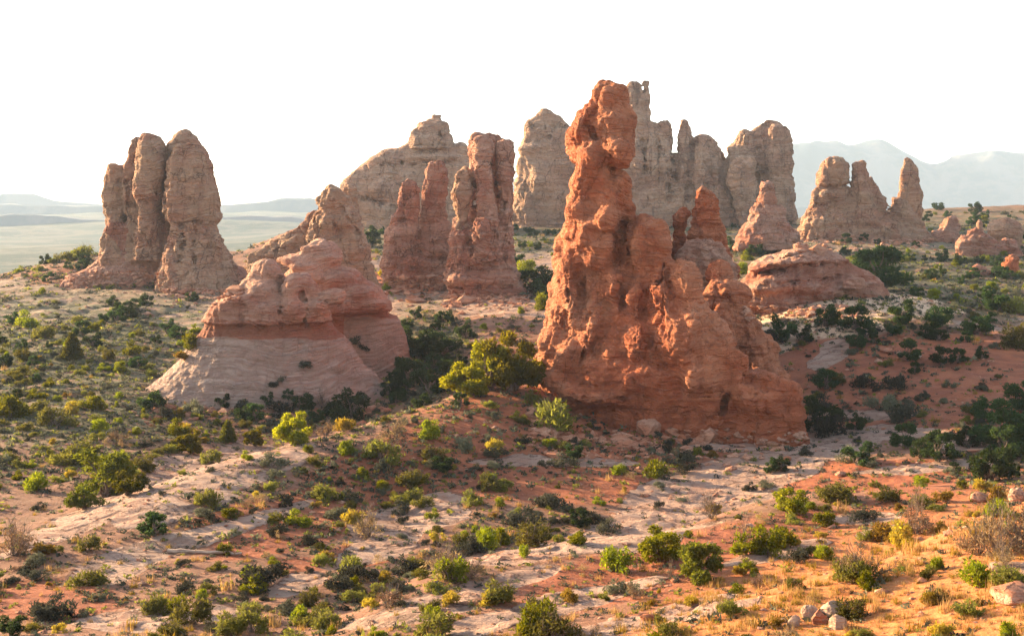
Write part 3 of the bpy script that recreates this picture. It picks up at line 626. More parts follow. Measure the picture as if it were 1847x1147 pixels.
r.crack([(506, 480), (504, 520), (506, 560), (508, 612)], 3, 1.2).crack([(436, 545), (432, 590)], 2, 0.6).crack([(545, 520), (552, 560), (556, 606)], 3, 0.8).crack([(560, 540), (590, 545)], 2, 0.4)
for b in [(480, 490, 20, 20, 0.5), (470, 530, 28, 22, 0.8), (420, 550, 40, 16, 0.9, -20), (470, 560, 30, 14, 0.7), (530, 520, 18, 24, 0.5), (530, 560, 22, 22, 0.9), (575, 555, 18, 18, 0.8), (560, 520, 12, 20, 0.4, -30), (570, 450, 30, 9, 0.6), (590, 468, 30, 8, 0.6), (545, 482, 26, 9, 0.6), (610, 505, 30, 16, 0.8), (650, 530, 30, 16, 0.9, 15), (560, 500, 24, 10, 0.5), (665, 550, 34, 10, 0.5), (600, 535, 24, 14, 0.4)]: r.bulge(*b)
def zone_knob(px, py, V):
    py = py + 7 * noise3(V, 0.14, 8)
    return np.where(px < 621, smooth(572, 580, py) + smooth(606, 614, py), smooth(556, 562, py) + smooth(570, 580, py))
r.build('capped_slickrock_knob', 'wide low knob, pink cap over a red band and pale apron, left of the spire', 'rock knob', M_knob,
        [('cap', None), ('mudstone_band', None), ('apron', None), ('rear_cap', None), ('rear_band', None), ('rear_apron', None)], bump=(0.17, 3.4), strata=0.06, flute=0.04, fine=0.05, block=0.08, joint=0.12, zone=zone_knob)

# --- the cleft tower in the middle distance
r = Rock(188, 0.22, 5)
r.col(0, [(238, 850, 868), (245, 846, 882), (262, 845, 884), (290, 842, 886), (350, 846, 890)], D=192, ratio=1.2, k=0.2)
r.col(0, [(246, 860, 880), (252, 855, 887), (270, 853, 890), (300, 853, 891), (340, 854, 893), (380, 858, 898), (400, 856, 900)], D=187, ratio=1.1, sq=2.8, k=0.12)
r.col(1, [(250, 902, 918), (256, 896, 925), (268, 893, 930), (300, 893, 930), (340, 897, 926), (370, 905, 922), (400, 900, 924)], D=188, ratio=1.1, sq=2.8, k=0.12)
r.col(1, [(240, 868, 885), (250, 866, 912), (270, 870, 928), (380, 870, 925)], D=193, ratio=0.8, k=0.2)
r.egg(1, 924, 258, 6, 4, D=193)
r.col(1, [(340, 900, 926), (380, 898, 926), (430, 896, 928)], D=191, ratio=1.2, k=0.2)
r.col(0, [(300, 840, 872), (350, 838, 872), (400, 836, 872), (430, 836, 872)], D=193, ratio=0.7, k=0.2)
r.col(2, [(300, 832, 846), (306, 826, 852), (318, 818, 854), (345, 813, 855), (362, 815, 853), (378, 821, 848), (392, 824, 844), (410, 820, 850)], D=187, ratio=1.1, k=0.1)
r.col(3, [(392, 818, 848), (405, 813, 852), (415, 812, 922), (435, 809, 925), (450, 811, 929), (470, 809, 932), (490, 804, 935), (500, 801, 938), (512, 800, 942), (522, 806, 946), (530, 808, 950), (560, 806, 955)], D=188, ratio=0.72, sq=2.6, k=0.25)
r.col(3, [(392, 856, 900), (400, 852, 905), (440, 850, 905), (470, 850, 905)], D=184, ratio=0.6, k=0.2).col(3, [(380, 900, 922), (400, 898, 924), (450, 898, 927), (490, 895, 930)], D=187, ratio=1.0, k=0.2)
r.crack([(891, 255), (888, 290), (892, 322), (902, 349), (907, 375), (910, 400)], 5, 3.0).crack([(853, 310), (855, 350), (854, 385), (852, 396)], 4, 2.0).crack([(818, 418), (850, 396), (900, 392), (922, 390)], 2, 0.9)
r.crack([(846, 400), (850, 440), (848, 480)], 2.5, 1.2).crack([(892, 410), (896, 450)], 2, 0.8).crack([(912, 400), (914, 450), (912, 480)], 2.5, 1.2).crack([(802, 484), (850, 488), (900, 484), (935, 490)], 2, 0.6).crack([(805, 520), (860, 516), (940, 520)], 2, 0.7)
for b in [(870, 420, 22, 20, 0.5), (830, 430, 14, 24, 0.5), (832, 465, 18, 20, 0.4), (860, 460, 18, 22, 0.4), (870, 503, 60, 12, 0.7), (835, 505, 24, 12, 0.6), (912, 505, 20, 12, 0.5), (872, 290, 12, 34, 0.3), (910, 300, 12, 36, 0.3), (872, 360, 12, 22, 0.3)]: r.bulge(*b)
def zone_cleft(px, py, V): return smooth(513, 520, py)
r.build('cleft_sandstone_tower', 'tower split by a dark winding crack, with an egg shaped lobe on its left', 'rock tower', M_pink,
        [('left_column', None), ('right_column', None), ('egg_lobe', M_tan), ('layered_base', None)], unit=1.15, bump=(0.24, 2.6), strata=0.15, flute=0.12, zone=zone_cleft)

# --- two leaning reddish fingers on a rubble slope
r = Rock(196, 0.24, 6)
r.col(0, [(322, 730, 742), (328, 725, 748), (340, 721, 754), (352, 718, 757), (375, 715, 758), (393, 710, 757), (398, 704, 756), (425, 695, 755), (450, 691, 750), (470, 686, 748), (500, 684, 752)], D=196, ratio=0.9, k=0.25)
r.col(1, [(291, 778, 800), (297, 770, 803), (312, 765, 806), (335, 762, 808), (365, 758, 806), (390, 753, 804), (410, 750, 802), (432, 748, 800), (460, 744, 806)], D=199, ratio=0.8, k=0.25)
r.col(2, [(398, 786, 812), (412, 774, 820), (430, 758, 828), (450, 738, 835), (470, 712, 845), (490, 698, 850), (530, 680, 860)], D=198, ratio=0.5, k=0.6)
r.bulge(760, 445, 16, 10, 0.5).bulge(785, 455, 20, 9, 0.6).bulge(740, 470, 20, 9, 0.6).bulge(780, 435, 14, 8, 0.5).bulge(715, 430, 16, 20, 0.5).crack([(734, 345), (728, 380), (726, 395)], 2, 0.7).crack([(704, 398), (730, 396), (756, 398)], 2, 0.8)
r.build('pair_of_red_fingers', 'two blunt reddish rock fingers side by side, left of the cleft tower', 'rock spire', M_pink,
        [('lower_finger', None), ('upper_finger', None), ('rubble_slope', None)], unit=1.1, bump=(0.26, 2.6), strata=0.12, flute=0.12)

# --- shouldered butte between the left towers and the fingers
r = Rock(170, 0.2, 7)
r.col(0, [(334, 594, 604), (338, 588, 612), (345, 580, 620), (352, 573, 632), (380, 570, 645), (400, 560, 652), (430, 556, 660), (460, 552, 668), (480, 548, 675), (520, 540, 685)], D=170, ratio=0.6, sq=2.7, k=0.25)
r.col(0, [(329, 626, 636), (336, 620, 642), (350, 616, 646), (385, 616, 651), (420, 616, 657), (470, 616, 672)], D=173, ratio=0.9, k=0.2)
r.col(1, [(380, 552, 580), (398, 549, 585), (412, 532, 590), (424, 508, 595), (440, 480, 600), (450, 464, 605), (463, 452, 610), (500, 440, 620)], D=172, ratio=0.4, k=0.25)
r.bulge(600, 360, 20, 18, 0.6).bulge(625, 400, 18, 24, 0.5).bulge(590, 400, 18, 30, 0.5).bulge(640, 440, 20, 30, 0.5).bulge(520, 440, 22, 10, 0.5, -20).crack([(571, 350), (573, 385), (570, 420)], 2.5, 1.2).crack([(612, 370), (632, 400), (650, 430)], 2, 0.6).crack([(600, 400), (618, 440)], 2, 0.6)
r.build('shouldered_butte', 'tan pink butte with a ragged arm sloping left, behind the capped knob', 'rock tower', M_tan,
        [('main_block', None), ('sloping_arm', None)], bump=(0.3, 2.6), strata=0.15, flute=0.10)
# --- the big fins at the back
r = Rock(335, 0.42, 8)
r.col(0, [(256, 760, 815), (264, 720, 838), (272, 690, 842), (284, 668, 848), (296, 650, 852), (308, 634, 856), (322, 618, 860), (334, 610, 862), (350, 612, 870), (375, 625, 880), (395, 640, 890), (440, 640, 900)], ratio=0.28, sq=2.6, k=1.0)
r.col(1, [(220, 757, 808), (228, 748, 812), (240, 743, 815), (252, 741, 817), (270, 736, 820)], ratio=0.8, k=0.3).col(1, [(206, 782, 797), (214, 780, 798), (228, 778, 800)], ratio=0.9, k=0.2).egg(1, 775, 219, 6, 5)
r.egg(0, 830, 274, 16, 18).crack([(650, 300), (700, 296), (760, 296), (830, 290)], 3, 2).crack([(742, 262), (780, 264), (815, 262)], 2, 1).crack([(640, 350), (700, 368), (720, 380)], 3, 1).crack([(795, 225), (790, 262)], 2, 1)
r.bulge(780, 284, 50, 7, 1.0).bulge(820, 330, 22, 40, 1.2).bulge(690, 340, 40, 24, 1.0)
r.build('domed_back_fin', 'long grey buff domed fin carrying a small castle shaped cap, behind the red fingers', 'rock fin', M_grey,
        [('dome', None), ('castle_cap', None)], unit=2.2, bump=(0.2, 4.0), strata=0.10, flute=0.10, fine=0.05)
r = Rock(345, 0.42, 9)
r.col(0, [(206, 967, 1010), (216, 966, 1014), (219, 948, 1024), (228, 944, 1030), (252, 940, 1040), (280, 935, 1046), (306, 930, 1050), (350, 926, 1056), (400, 920, 1062), (440, 915, 1070)], ratio=0.6, k=0.6)
r.col(1, [(195, 976, 986), (202, 971, 1000), (208, 968, 1008), (218, 966, 1012)], ratio=0.9, k=0.2)
r.crack([(944, 228), (980, 230), (1024, 224)], 2, 1).crack([(940, 256), (990, 250), (1020, 256)], 2, 1).bulge(980, 330, 40, 60, 1.2).bulge(960, 270, 30, 14, 0.8)
r.build('stepped_back_tower', 'stepped grey buff tower with a small crest, far behind, left of the red spire', 'rock tower', M_grey,
        [('stepped_body', None), ('crest', None)], unit=2.2, bump=(0.22, 4.0), strata=0.16, flute=0.06, fine=0.06)
r = Rock(325, 0.42, 10)
r.col(0, [(219, 1125, 1183), (224, 1115, 1187), (236, 1110, 1192), (260, 1108, 1210), (300, 1105, 1222), (350, 1100, 1232), (400, 1095, 1240), (440, 1090, 1245)], ratio=0.45, sq=2.8, k=0.6)
r.col(1, [(146, 1132, 1150), (150, 1128, 1155), (165, 1126, 1160), (180, 1128, 1168), (195, 1130, 1172), (212, 1128, 1175), (225, 1125, 1178)], ratio=0.7, k=0.2)
r.col(1, [(145, 1158, 1174), (156, 1158, 1174), (162, 1163, 1174), (168, 1162, 1175), (190, 1156, 1175), (205, 1150, 1175)], ratio=0.8, k=0.1)
r.col(0, [(218, 1189, 1206), (224, 1186, 1210), (250, 1186, 1214), (285, 1190, 1218), (340, 1190, 1222)], ratio=1.2, k=0.25)
r.col(2, [(215, 1225, 1238), (222, 1224, 1240), (234, 1221, 1245), (245, 1219, 1249), (280, 1218, 1252), (300, 1216, 1256), (350, 1214, 1262), (440, 1210, 1270)], ratio=1.1, k=0.3)
r.col(3, [(268, 1240, 1304), (290, 1214, 1315), (300, 1186, 1320), (440, 1180, 1330)], ratio=0.12, k=0.3, yo=4)
r.col(3, [(243, 1256, 1276), (248, 1251, 1284), (260, 1250, 1298), (280, 1249, 1300), (310, 1246, 1310), (350, 1244, 1330), (440, 1240, 1340)], ratio=0.8, k=0.4)
r.col(3, [(256, 1256, 1268), (264, 1252, 1272), (290, 1250, 1274), (330, 1248, 1280)], D=321, ratio=1.1, k=0.2).col(3, [(256, 1286, 1298), (266, 1280, 1303), (300, 1276, 1306)], D=324, ratio=1.1, k=0.2)
r.col(4, [(217, 1380, 1398), (222, 1374, 1408), (232, 1355, 1416), (240, 1345, 1424), (252, 1328, 1429), (264, 1312, 1432), (300, 1304, 1431), (340, 1302, 1433), (385, 1300, 1437), (440, 1295, 1442)], ratio=0.5, sq=2.7, k=0.4)
r.col(4, [(226, 1390, 1412), (236, 1385, 1425), (260, 1382, 1431), (330, 1384, 1432), (400, 1384, 1437)], D=320, ratio=0.8, k=0.15).col(4, [(280, 1340, 1352), (286, 1325, 1360), (296, 1312, 1364), (330, 1310, 1365), (380, 1330, 1368), (420, 1332, 1372)], D=318, ratio=0.9, k=0.2)
for c in [[(1183, 232), (1186, 270), (1190, 330)], [(1216, 250), (1214, 290), (1220, 340)], [(1248, 250), (1247, 310)], [(1366, 245), (1376, 300), (1380, 340)], [(1364, 285), (1366, 330), (1368, 380)], [(1160, 240), (1165, 320)], [(1140, 240), (1142, 330)], [(1205, 300), (1208, 370)], [(1238, 300), (1240, 370)]]: r.crack(c, 4, 1.5)
for b in [(1150, 300, 14, 60, 1.0), (1175, 300, 12, 60, 0.9), (1200, 330, 12, 50, 0.9), (1235, 320, 12, 50, 0.9), (1265, 320, 14, 40, 0.8), (1290, 330, 14, 40, 0.7), (1405, 290, 14, 50, 0.6), (1345, 250, 20, 16, 0.8, -40), (1335, 330, 14, 40, 0.6)]: r.bulge(*b)
r.build('fluted_back_wall', 'longest grey buff wall of fluted cliffs and needles, on the skyline right of the red spire', 'rock fin', M_grey,
        [('cliff', None), ('summit_tower', None), ('needle', None), ('jagged_saddle', None), ('end_buttress', None)], unit=1.8, bump=(0.26, 4.0), strata=0.08, flute=0.20, fine=0.07)

# --- right hand group
r = Rock(240, 0.28, 11)
r.col(0, [(366, 1364, 1396), (372, 1355, 1410), (385, 1352, 1417), (396, 1350, 1419), (402, 1346, 1424), (410, 1338, 1432), (422, 1332, 1440), (450, 1322, 1452)], ratio=0.8, k=0.3)
r.col(1, [(328, 1372, 1392), (334, 1368, 1396), (345, 1366, 1399), (356, 1366, 1400), (366, 1366, 1400)], ratio=1.0, k=0.2)
r.build('small_hooded_knob', 'small knob with a round head and conical skirt, at the foot of the fluted wall', 'rock knob', M_pink, [('conical_skirt', None), ('round_head', None)], unit=1.2, bump=(0.3, 2.8), strata=0.12)
r = Rock(262, 0.28, 12)
r.egg(1, 1505, 309, 27, 28, rd=26, k=0.1).egg(1, 1491, 322, 19, 20, rd=22, k=0.3).egg(1, 1519, 312, 14, 27, rd=22, k=0.3)
r.col(2, [(289, 1544, 1556), (296, 1538, 1562), (310, 1536, 1566), (330, 1535, 1566), (350, 1534, 1570), (370, 1532, 1580), (400, 1530, 1590)], ratio=0.9, k=0.03, yo=-1)
r.egg(2, 1570, 324, 6, 7).col(2, [(325, 1560, 1576), (345, 1560, 1588), (360, 1560, 1600), (400, 1560, 1612)], ratio=0.6, k=0.3)
r.col(0, [(334, 1480, 1532), (342, 1466, 1534), (358, 1462, 1540), (375, 1455, 1570), (395, 1447, 1605), (412, 1440, 1640), (430, 1430, 1668), (460, 1420, 1690)], ratio=0.42, k=0.2)
r.col(0, [(355, 1608, 1625), (365, 1606, 1640), (390, 1604, 1655), (415, 1600, 1672), (430, 1600, 1685), (460, 1600, 1700)], ratio=0.7, k=0.4)
r.crack([(1536, 285), (1535, 310), (1535, 330), (1533, 352)], 4, 5).crack([(1606, 352), (1606, 385)], 3, 3).crack([(1470, 366), (1530, 372)], 2, 0.8).crack([(1495, 337), (1530, 334)], 2, 1.2)
for b in [(1500, 352, 20, 9, 0.7), (1475, 360, 12, 8, 0.5), (1520, 400, 24, 20, 0.7), (1560, 400, 24, 24, 0.8), (1600, 415, 24, 18, 0.7), (1480, 405, 26, 16, 0.6), (1560, 360, 14, 20, 0.4), (1630, 390, 14, 14, 0.5)]: r.bulge(*b)
r.build('balanced_rock_cluster', 'sunlit rock cluster with an egg shaped boulder balanced beside a rounded finger, on the right', 'rock cluster', M_tan,
        [('lumpy_base', None), ('balanced_boulder', None), ('rounded_finger', None)], unit=1.3, bump=(0.32, 3.0), strata=0.12)
r = Rock(285, 0.3, 13)
r.col(0, [(283, 1632, 1640), (288, 1629, 1644), (296, 1627, 1652), (302, 1625, 1656), (330, 1622, 1660), (350, 1618, 1663), (375, 1620, 1664), (400, 1625, 1666), (440, 1620, 1680)], ratio=0.5, k=0.2)
r.build('lone_dark_blade', 'slim blade shaped rock standing alone at the right end of the balanced rock cluster', 'rock spire', M_tan, [('blade', None)], unit=1.3, bump=(0.2, 2.8), strata=0.05)
r = Rock(262, 0.28, 14)
r.col(0, [(390, 1706, 1722), (396, 1702, 1727), (408, 1699, 1731), (420, 1697, 1732), (433, 1694, 1734), (460, 1685, 1745)], ratio=0.9, k=0.3).col(0, [(414, 1682, 1700), (424, 1672, 1704), (440, 1660, 1710), (460, 1650, 1720)], ratio=0.7, k=0.4)
r.build('stubby_cone_rock', 'stubby cone shaped rock on the right, left of the orange lit boulders', 'rock knob', M_pink, [('cone', None)], unit=1.2, bump=(0.3, 2.6), strata=0.12)
r = Rock(235, 0.26, 15)
for e in [(1757, 420, 13, 9), (1766, 431, 22, 12), (1745, 436, 18, 12), (1780, 440, 20, 14), (1735, 448, 16, 12), (1795, 452, 24, 14), (1818, 448, 18, 18), (1765, 455, 36, 14), (1830, 462, 20, 12)]: r.egg(0, *e, k=0.35)
r.col(0, [(445, 1730, 1830), (460, 1722, 1840), (480, 1715, 1850)], ratio=0.4, k=0.5)
r.build('orange_lit_boulder_heap', 'heap of orange sunlit rounded rocks near the right edge', 'rock cluster', M_pink, [('heap', None)], unit=1.1, bump=(0.3, 2.4), strata=0.12)
r = Rock(250, 0.28, 16)
r.egg(0, 1814, 416, 30, 24, rd=30).egg(0, 1800, 420, 18, 16).col(0, [(425, 1795, 1840), (440, 1785, 1846), (465, 1780, 1850)], ratio=0.6)
r.build('round_ribbed_boulder', 'big round ribbed grey pink boulder behind the orange lit heap, at the right edge', 'boulder', M_tan, [('boulder', None)], unit=1.2, bump=(0.25, 2.6), strata=0.15)
r = Rock(268, 0.28, 17)
r.col(0, [(396, 1763, 1771), (402, 1760, 1774), (408, 1762, 1773), (418, 1759, 1776), (440, 1750, 1785)], ratio=0.9)
r.build('little_mushroom_hoodoo', 'tiny hoodoo with a round head, poking up between the cone rock and the round boulder', 'hoodoo', M_pink, [('hoodoo', None)], unit=0.9, bump=(0.2, 2.0), strata=0.1)
r = Rock(205, 0.2, 18)
r.egg(0, 1824, 468, 10, 9).egg(0, 1820, 480, 15, 9).egg(0, 1828, 492, 10, 12).col(0, [(480, 1816, 1836), (500, 1818, 1840), (520, 1812, 1846)], ratio=0.8)
r.build('leaning_hoodoo', 'small red leaning hoodoo of stacked lumps close to the right edge', 'hoodoo', M_red, [('hoodoo', None)], unit=0.9, bump=(0.25, 1.8), strata=0.1)
r = Rock(200, 0.2, 19)
r.egg(0, 1764, 484, 12, 7).egg(0, 1770, 494, 20, 10).egg(0, 1760, 500, 18, 10).egg(0, 1785, 502, 14, 9).col(0, [(492, 1752, 1790), (510, 1745, 1800)], ratio=0.6)
r.build('low_pink_mound', 'low pink rounded mound among bushes, left of the leaning hoodoo', 'rock knob', M_pink, [('mound', None)], unit=0.9, bump=(0.25, 1.8), strata=0.12)
r = Rock(152, 0.2, 20)
r.col(1, [(438, 1435, 1452), (443, 1430, 1457), (448, 1434, 1455), (456, 1424, 1460)], ratio=0.9, k=0.15, D=156)
r.col(0, [(450, 1415, 1500), (456, 1398, 1520), (466, 1368, 1516), (474, 1356, 1534), (482, 1350, 1548), (488, 1354, 1560), (496, 1344, 1580), (508, 1334, 1592), (525, 1328, 1600), (545, 1322, 1604), (590, 1310, 1610)], ratio=0.5, sq=2.1, k=0.4)
for b in [(1380, 482, 30, 8, 0.9, -12), (1440, 472, 50, 8, 0.8, -3), (1500, 470, 34, 8, 0.6), (1400, 515, 44, 20, 0.8, -10), (1460, 520, 30, 22, 0.8), (1440, 460, 24, 6, 0.6), (1495, 530, 30, 16, 0.4)]: r.bulge(*b)
r.egg(0, 1540, 512, 22, 14, D=147, k=0.2)
r.crack([(1434, 495), (1434, 540)], 2, 0.6).crack([(1340, 494), (1380, 492), (1410, 486), (1450, 477), (1520, 478)], 4, 1.2).crack([(1336, 522), (1400, 512), (1470, 506), (1540, 500)], 3, 0.8).crack([(1375, 470), (1440, 461), (1530, 466)], 3, 0.8)
r.build('whaleback_slickrock', 'broad low whaleback of pink slickrock with a small knob on top, right of the spire', 'rock dome', M_knob, [('whaleback', None), ('top_knob', None)], bump=(0.2, 2.4), strata=0.26, flute=0.04, block=0.10)

# --- distant country
def distant_range(name, prof, D, depth, mat, nx=260, ny=26, z0=-60.0, amp=26, steps=0):
    px = np.linspace(prof[0][0], prof[-1][0], nx); s = np.interp(px, [a for a, b in prof], [b for a, b in prof])
    s = np.convolve(np.pad(s, 3, 'edge'), np.ones(7) / 7, 'valid') if not steps else s
    top = CZ - (s - HOR) / FPX * D; X = (px - CX) / FPX * D
    t = np.linspace(0, 1, ny); V = []
    for tt in t:
        y = D - depth * (1 - tt * 1.6) if tt < 0.625 else D + depth * (tt - 0.625) * 1.6
        hfac = smooth(0, 0.625, tt) if tt <= 0.625 else 1 - smooth(0.625, 1.0, tt)
        if steps: hfac = np.round(hfac * steps) / steps * 0.7 + hfac * 0.3
        q = np.c_[X, np.full(nx, y), np.zeros(nx)]
        rid = fbm(q, 1 / (D * 0.05), 5, 301) * amp * min(hfac, 1 - abs(tt - 0.625) * 1.2 if tt > 0.5 else hfac) * (0.25 if abs(tt - 0.625) < 0.03 else 1)
        V.append(np.c_[X * y / D, np.full(nx, y), z0 + (top - z0) * hfac + rid])
    V = np.concatenate(V); i = np.arange(nx * ny).reshape(ny, nx)
    F = np.stack([i[:-1, :-1], i[:-1, 1:], i[1:, 1:], i[1:, :-1]], -1).reshape(-1, 4)
    return tag(new_mesh(name, V, F, mat), kind='structure')
t = NT('far_hillside'); p = t.pos()
M_far = t.bsdf(t.mix(t.mapr(t.noise(p, 0.004, 7, 0.7), 0.42, 0.58), (0.06, 0.08, 0.09), (0.14, 0.13, 0.13)), 1.0)
distant_range('mountain_range', [(900, 330), (1300, 300), (1400, 262), (1440, 257), (1470, 262), (1505, 268), (1530, 262), (1560, 254), (1582, 248), (1600, 255), (1630, 270), (1660, 289), (1680, 298), (1710, 288), (1740, 278), (1780, 273), (1790, 270), (1820, 274), (1847, 276), (1950, 262), (2100, 300), (2500, 360)], 4700, 700, M_far, amp=60)
distant_range('distant_mesa', [(-900, 372), (-300, 366), (0, 370), (60, 372), (170, 371), (260, 374), (330, 376), (400, 372), (440, 367), (480, 366), (500, 361), (530, 362), (560, 358), (600, 366), (800, 362), (1000, 370), (1400, 376), (1900, 378)], 3700, 500, M_far, steps=3, z0=-70, amp=14)
distant_range('distant_mesa', [(-900, 362), (-300, 352), (0, 350), (60, 349), (100, 362), (180, 368), (300, 380)], 4500, 300, M_far, steps=3, z0=-70, amp=10)

distant_range('distant_mesa', [(-900, 392), (-300, 388), (-50, 392), (60, 386), (150, 394), (240, 397), (380, 392), (450, 388), (520, 394), (600, 400)], 2500, 260, M_far, steps=3, z0=-75, amp=9)
# --- the morning haze
def haze(x0, x1, y0, y1, z0, z1, dens):
    V = np.array([(x, y, z) for x in (x0, x1) for y in (y0, y1) for z in (z0, z1)], float)
    F = np.array([(0, 1, 3, 2), (4, 6, 7, 5), (0, 4, 5, 1), (2, 3, 7, 6), (0, 2, 6, 4), (1, 5, 7, 3)])
    m = bpy.data.materials.new('haze_air'); m.use_nodes = True; n = m.node_tree; n.nodes.clear()
    o = n.nodes.new('ShaderNodeOutputMaterial'); v = n.nodes.new('ShaderNodeVolumePrincipled')
    v.inputs['Color'].default_value = (0.66, 0.82, 1.0, 1); v.inputs['Density'].default_value = dens; v.inputs['Anisotropy'].default_value = 0.05
    n.links.new(v.outputs[0], o.inputs['Volume'])
    return tag(new_mesh('haze', V, F, m, smooth_shade=False), kind='stuff')
allz = gz.min()
haze(-9000, 9000, -60, 5700, min(-90.0, float(allz) - 1.5), 340, 0.000105)
# ---------------------------------------------------------------- plants
def leaf_material(name, a, b, trans=0.45, tipc=None):
    t = NT(name); ri = t.n('ShaderNodeObjectInfo').outputs['Random']; tint = t.attr('tint')
    c = t.mix(tint, a, b)
    hsv = t.n('ShaderNodeHueSaturation'); t.l(c, hsv.inputs['Color'])
    t.l(t.mapr(ri, 0, 1, 0.482, 0.515), hsv.inputs['Hue']); t.l(t.mapr(ri, 0, 1, 0.55, 1.15), hsv.inputs['Value'])
    d = t.n('ShaderNodeBsdfDiffuse'); tr = t.n('ShaderNodeBsdfTranslucent'); t.l(hsv.outputs[0], d.inputs[0])
    br = t.n('ShaderNodeHueSaturation'); br.inputs['Value'].default_value = 1.9; br.inputs['Saturation'].default_value = 1.1; t.l(hsv.outputs[0], br.inputs['Color']); t.l(br.outputs[0], tr.inputs[0])
    m = t.n('ShaderNodeMixShader'); m.inputs[0].default_value = trans; t.l(d.outputs[0], m.inputs[1]); t.l(tr.outputs[0], m.inputs[2])
    t.l(m.outputs[0], t.out.inputs[0]); return t.m
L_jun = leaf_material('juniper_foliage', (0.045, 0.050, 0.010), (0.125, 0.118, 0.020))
L_lit = leaf_material('sunlit_juniper_foliage', (0.075, 0.080, 0.010), (0.22, 0.195, 0.025), 0.5)  # brighter copy of the juniper leaves, sunlight put into the colour
L_shade = leaf_material('shaded_juniper_foliage', (0.022, 0.038, 0.014), (0.050, 0.072, 0.024))  # darker juniper copy, shade painted into the leaf colour
L_grn = leaf_material('bright_green_leaves', (0.075, 0.090, 0.012), (0.20, 0.195, 0.022), 0.5)
L_olv = leaf_material('olive_leaves', (0.070, 0.072, 0.020), (0.17, 0.155, 0.035), 0.45)
L_sag = leaf_material('sage_leaves', (0.080, 0.080, 0.050), (0.155, 0.15, 0.095), 0.25)
L_drk = leaf_material('dark_brush_leaves', (0.035, 0.038, 0.028), (0.075, 0.07, 0.048), 0.25)
L_gld = leaf_material('golden_flowers', (0.16, 0.12, 0.025), (0.36, 0.25, 0.05), 0.4)
L_dry = leaf_material('dry_twig_leaves', (0.15, 0.095, 0.05), (0.30, 0.20, 0.11), 0.3)
L_grs = leaf_material('dry_grass', (0.32, 0.20, 0.07), (0.55, 0.38, 0.15), 0.35)
t = NT('bark'); M_bark = t.bsdf(t.mix(t.mapr(t.noise(t.scaled(t.pos(), 12, 12, 2), 1.0, 4), 0.4, 0.6), (0.10, 0.07, 0.05), (0.21, 0.15, 0.11)), 0.95)

def leaves(centers, rads, n, size, rg, flat=0.75, aspect=1.7, up=0.0, hollow=0.55):
    """leaf sized quads scattered through the outer part of every clump"""
    V = []; T = []
    for c, r in zip(centers, rads):
        k = max(6, int(n * (r / np.mean(rads)) ** 2))
        d = rg.normal(size=(k, 3)); d /= np.linalg.norm(d, axis=1, keepdims=True)
        rad = r * (hollow + (1.12 - hollow) * rg.random(k) ** 0.7) * (1 + 0.22 * np.sin(d[:, 0] * 7 + c[0] * 20) * np.cos(d[:, 2] * 6 + c[1] * 20))
        p = c + d * rad[:, None] * np.array([1, 1, flat])
        a = rg.normal(size=(k, 3)) + d * 0.8 + np.array([0, 0, up]); a /= np.linalg.norm(a, axis=1, keepdims=True)
        b = np.cross(a, rg.normal(size=(k, 3))); b /= np.linalg.norm(b, axis=1, keepdims=True) + 1e-9
        s = size * rg.uniform(0.6, 1.4, (k, 1))
        V.append(np.stack([p - a * s * aspect, p - b * s * 0.55, p + a * s * aspect, p + b * s * 0.55], 1))
        T.append(np.repeat(np.clip(rg.random() * 0.5 + rg.random(k) * 0.6, 0, 1), 4))
    V = np.concatenate(V).reshape(-1, 3); T = np.concatenate(T)
    V[:, 2] = np.maximum(V[:, 2], 0.0)
    return V, np.arange(len(V)).reshape(-1, 4), T
def tubes(paths, sides=4):
    V = []; F = []; n = 0
    for pts, rads in paths:
        pts = np.asarray(pts, float); m = len(pts)
        d = np.gradient(pts, axis=0); d /= np.linalg.norm(d, axis=1, keepdims=True) + 1e-9
        u = np.cross(d, [0.31, 0.17, 0.93]); u /= np.linalg.norm(u, axis=1, keepdims=True) + 1e-9; v = np.cross(d, u)
        for j in range(sides):
            an = 2 * math.pi * j / sides; V.append(pts + (u * math.cos(an) + v * math.sin(an)) * np.asarray(rads)[:, None])
        for j in range(sides):
            k = (j + 1) % sides
            for i in range(m - 1): F.append((n + j * m + i, n + k * m + i, n + k * m + i + 1, n + j * m + i + 1))
        n += m * sides
    return np.concatenate(V), np.array(F)
def limb(a, b, r0, r1, rg, wob=0.06, n=5):
    t = np.linspace(0, 1, n)[:, None]; L = np.linalg.norm(np.subtract(b, a))
    p = np.array(a) * (1 - t) + np.array(b) * t; p[1:-1] += rg.normal(size=(n - 2, 3)) * wob * L
    return p, np.linspace(r0, r1, n)
STORE = []      # prototypes are kept as mesh data only
def mesh_data(name, V, F, mat, T=None):
    o = new_mesh(name, V, F, mat, smooth_shade=False, attrs={'tint': T} if T is not None else None)
    me = o.data; bpy.data.objects.remove(o); STORE.append(me); return me
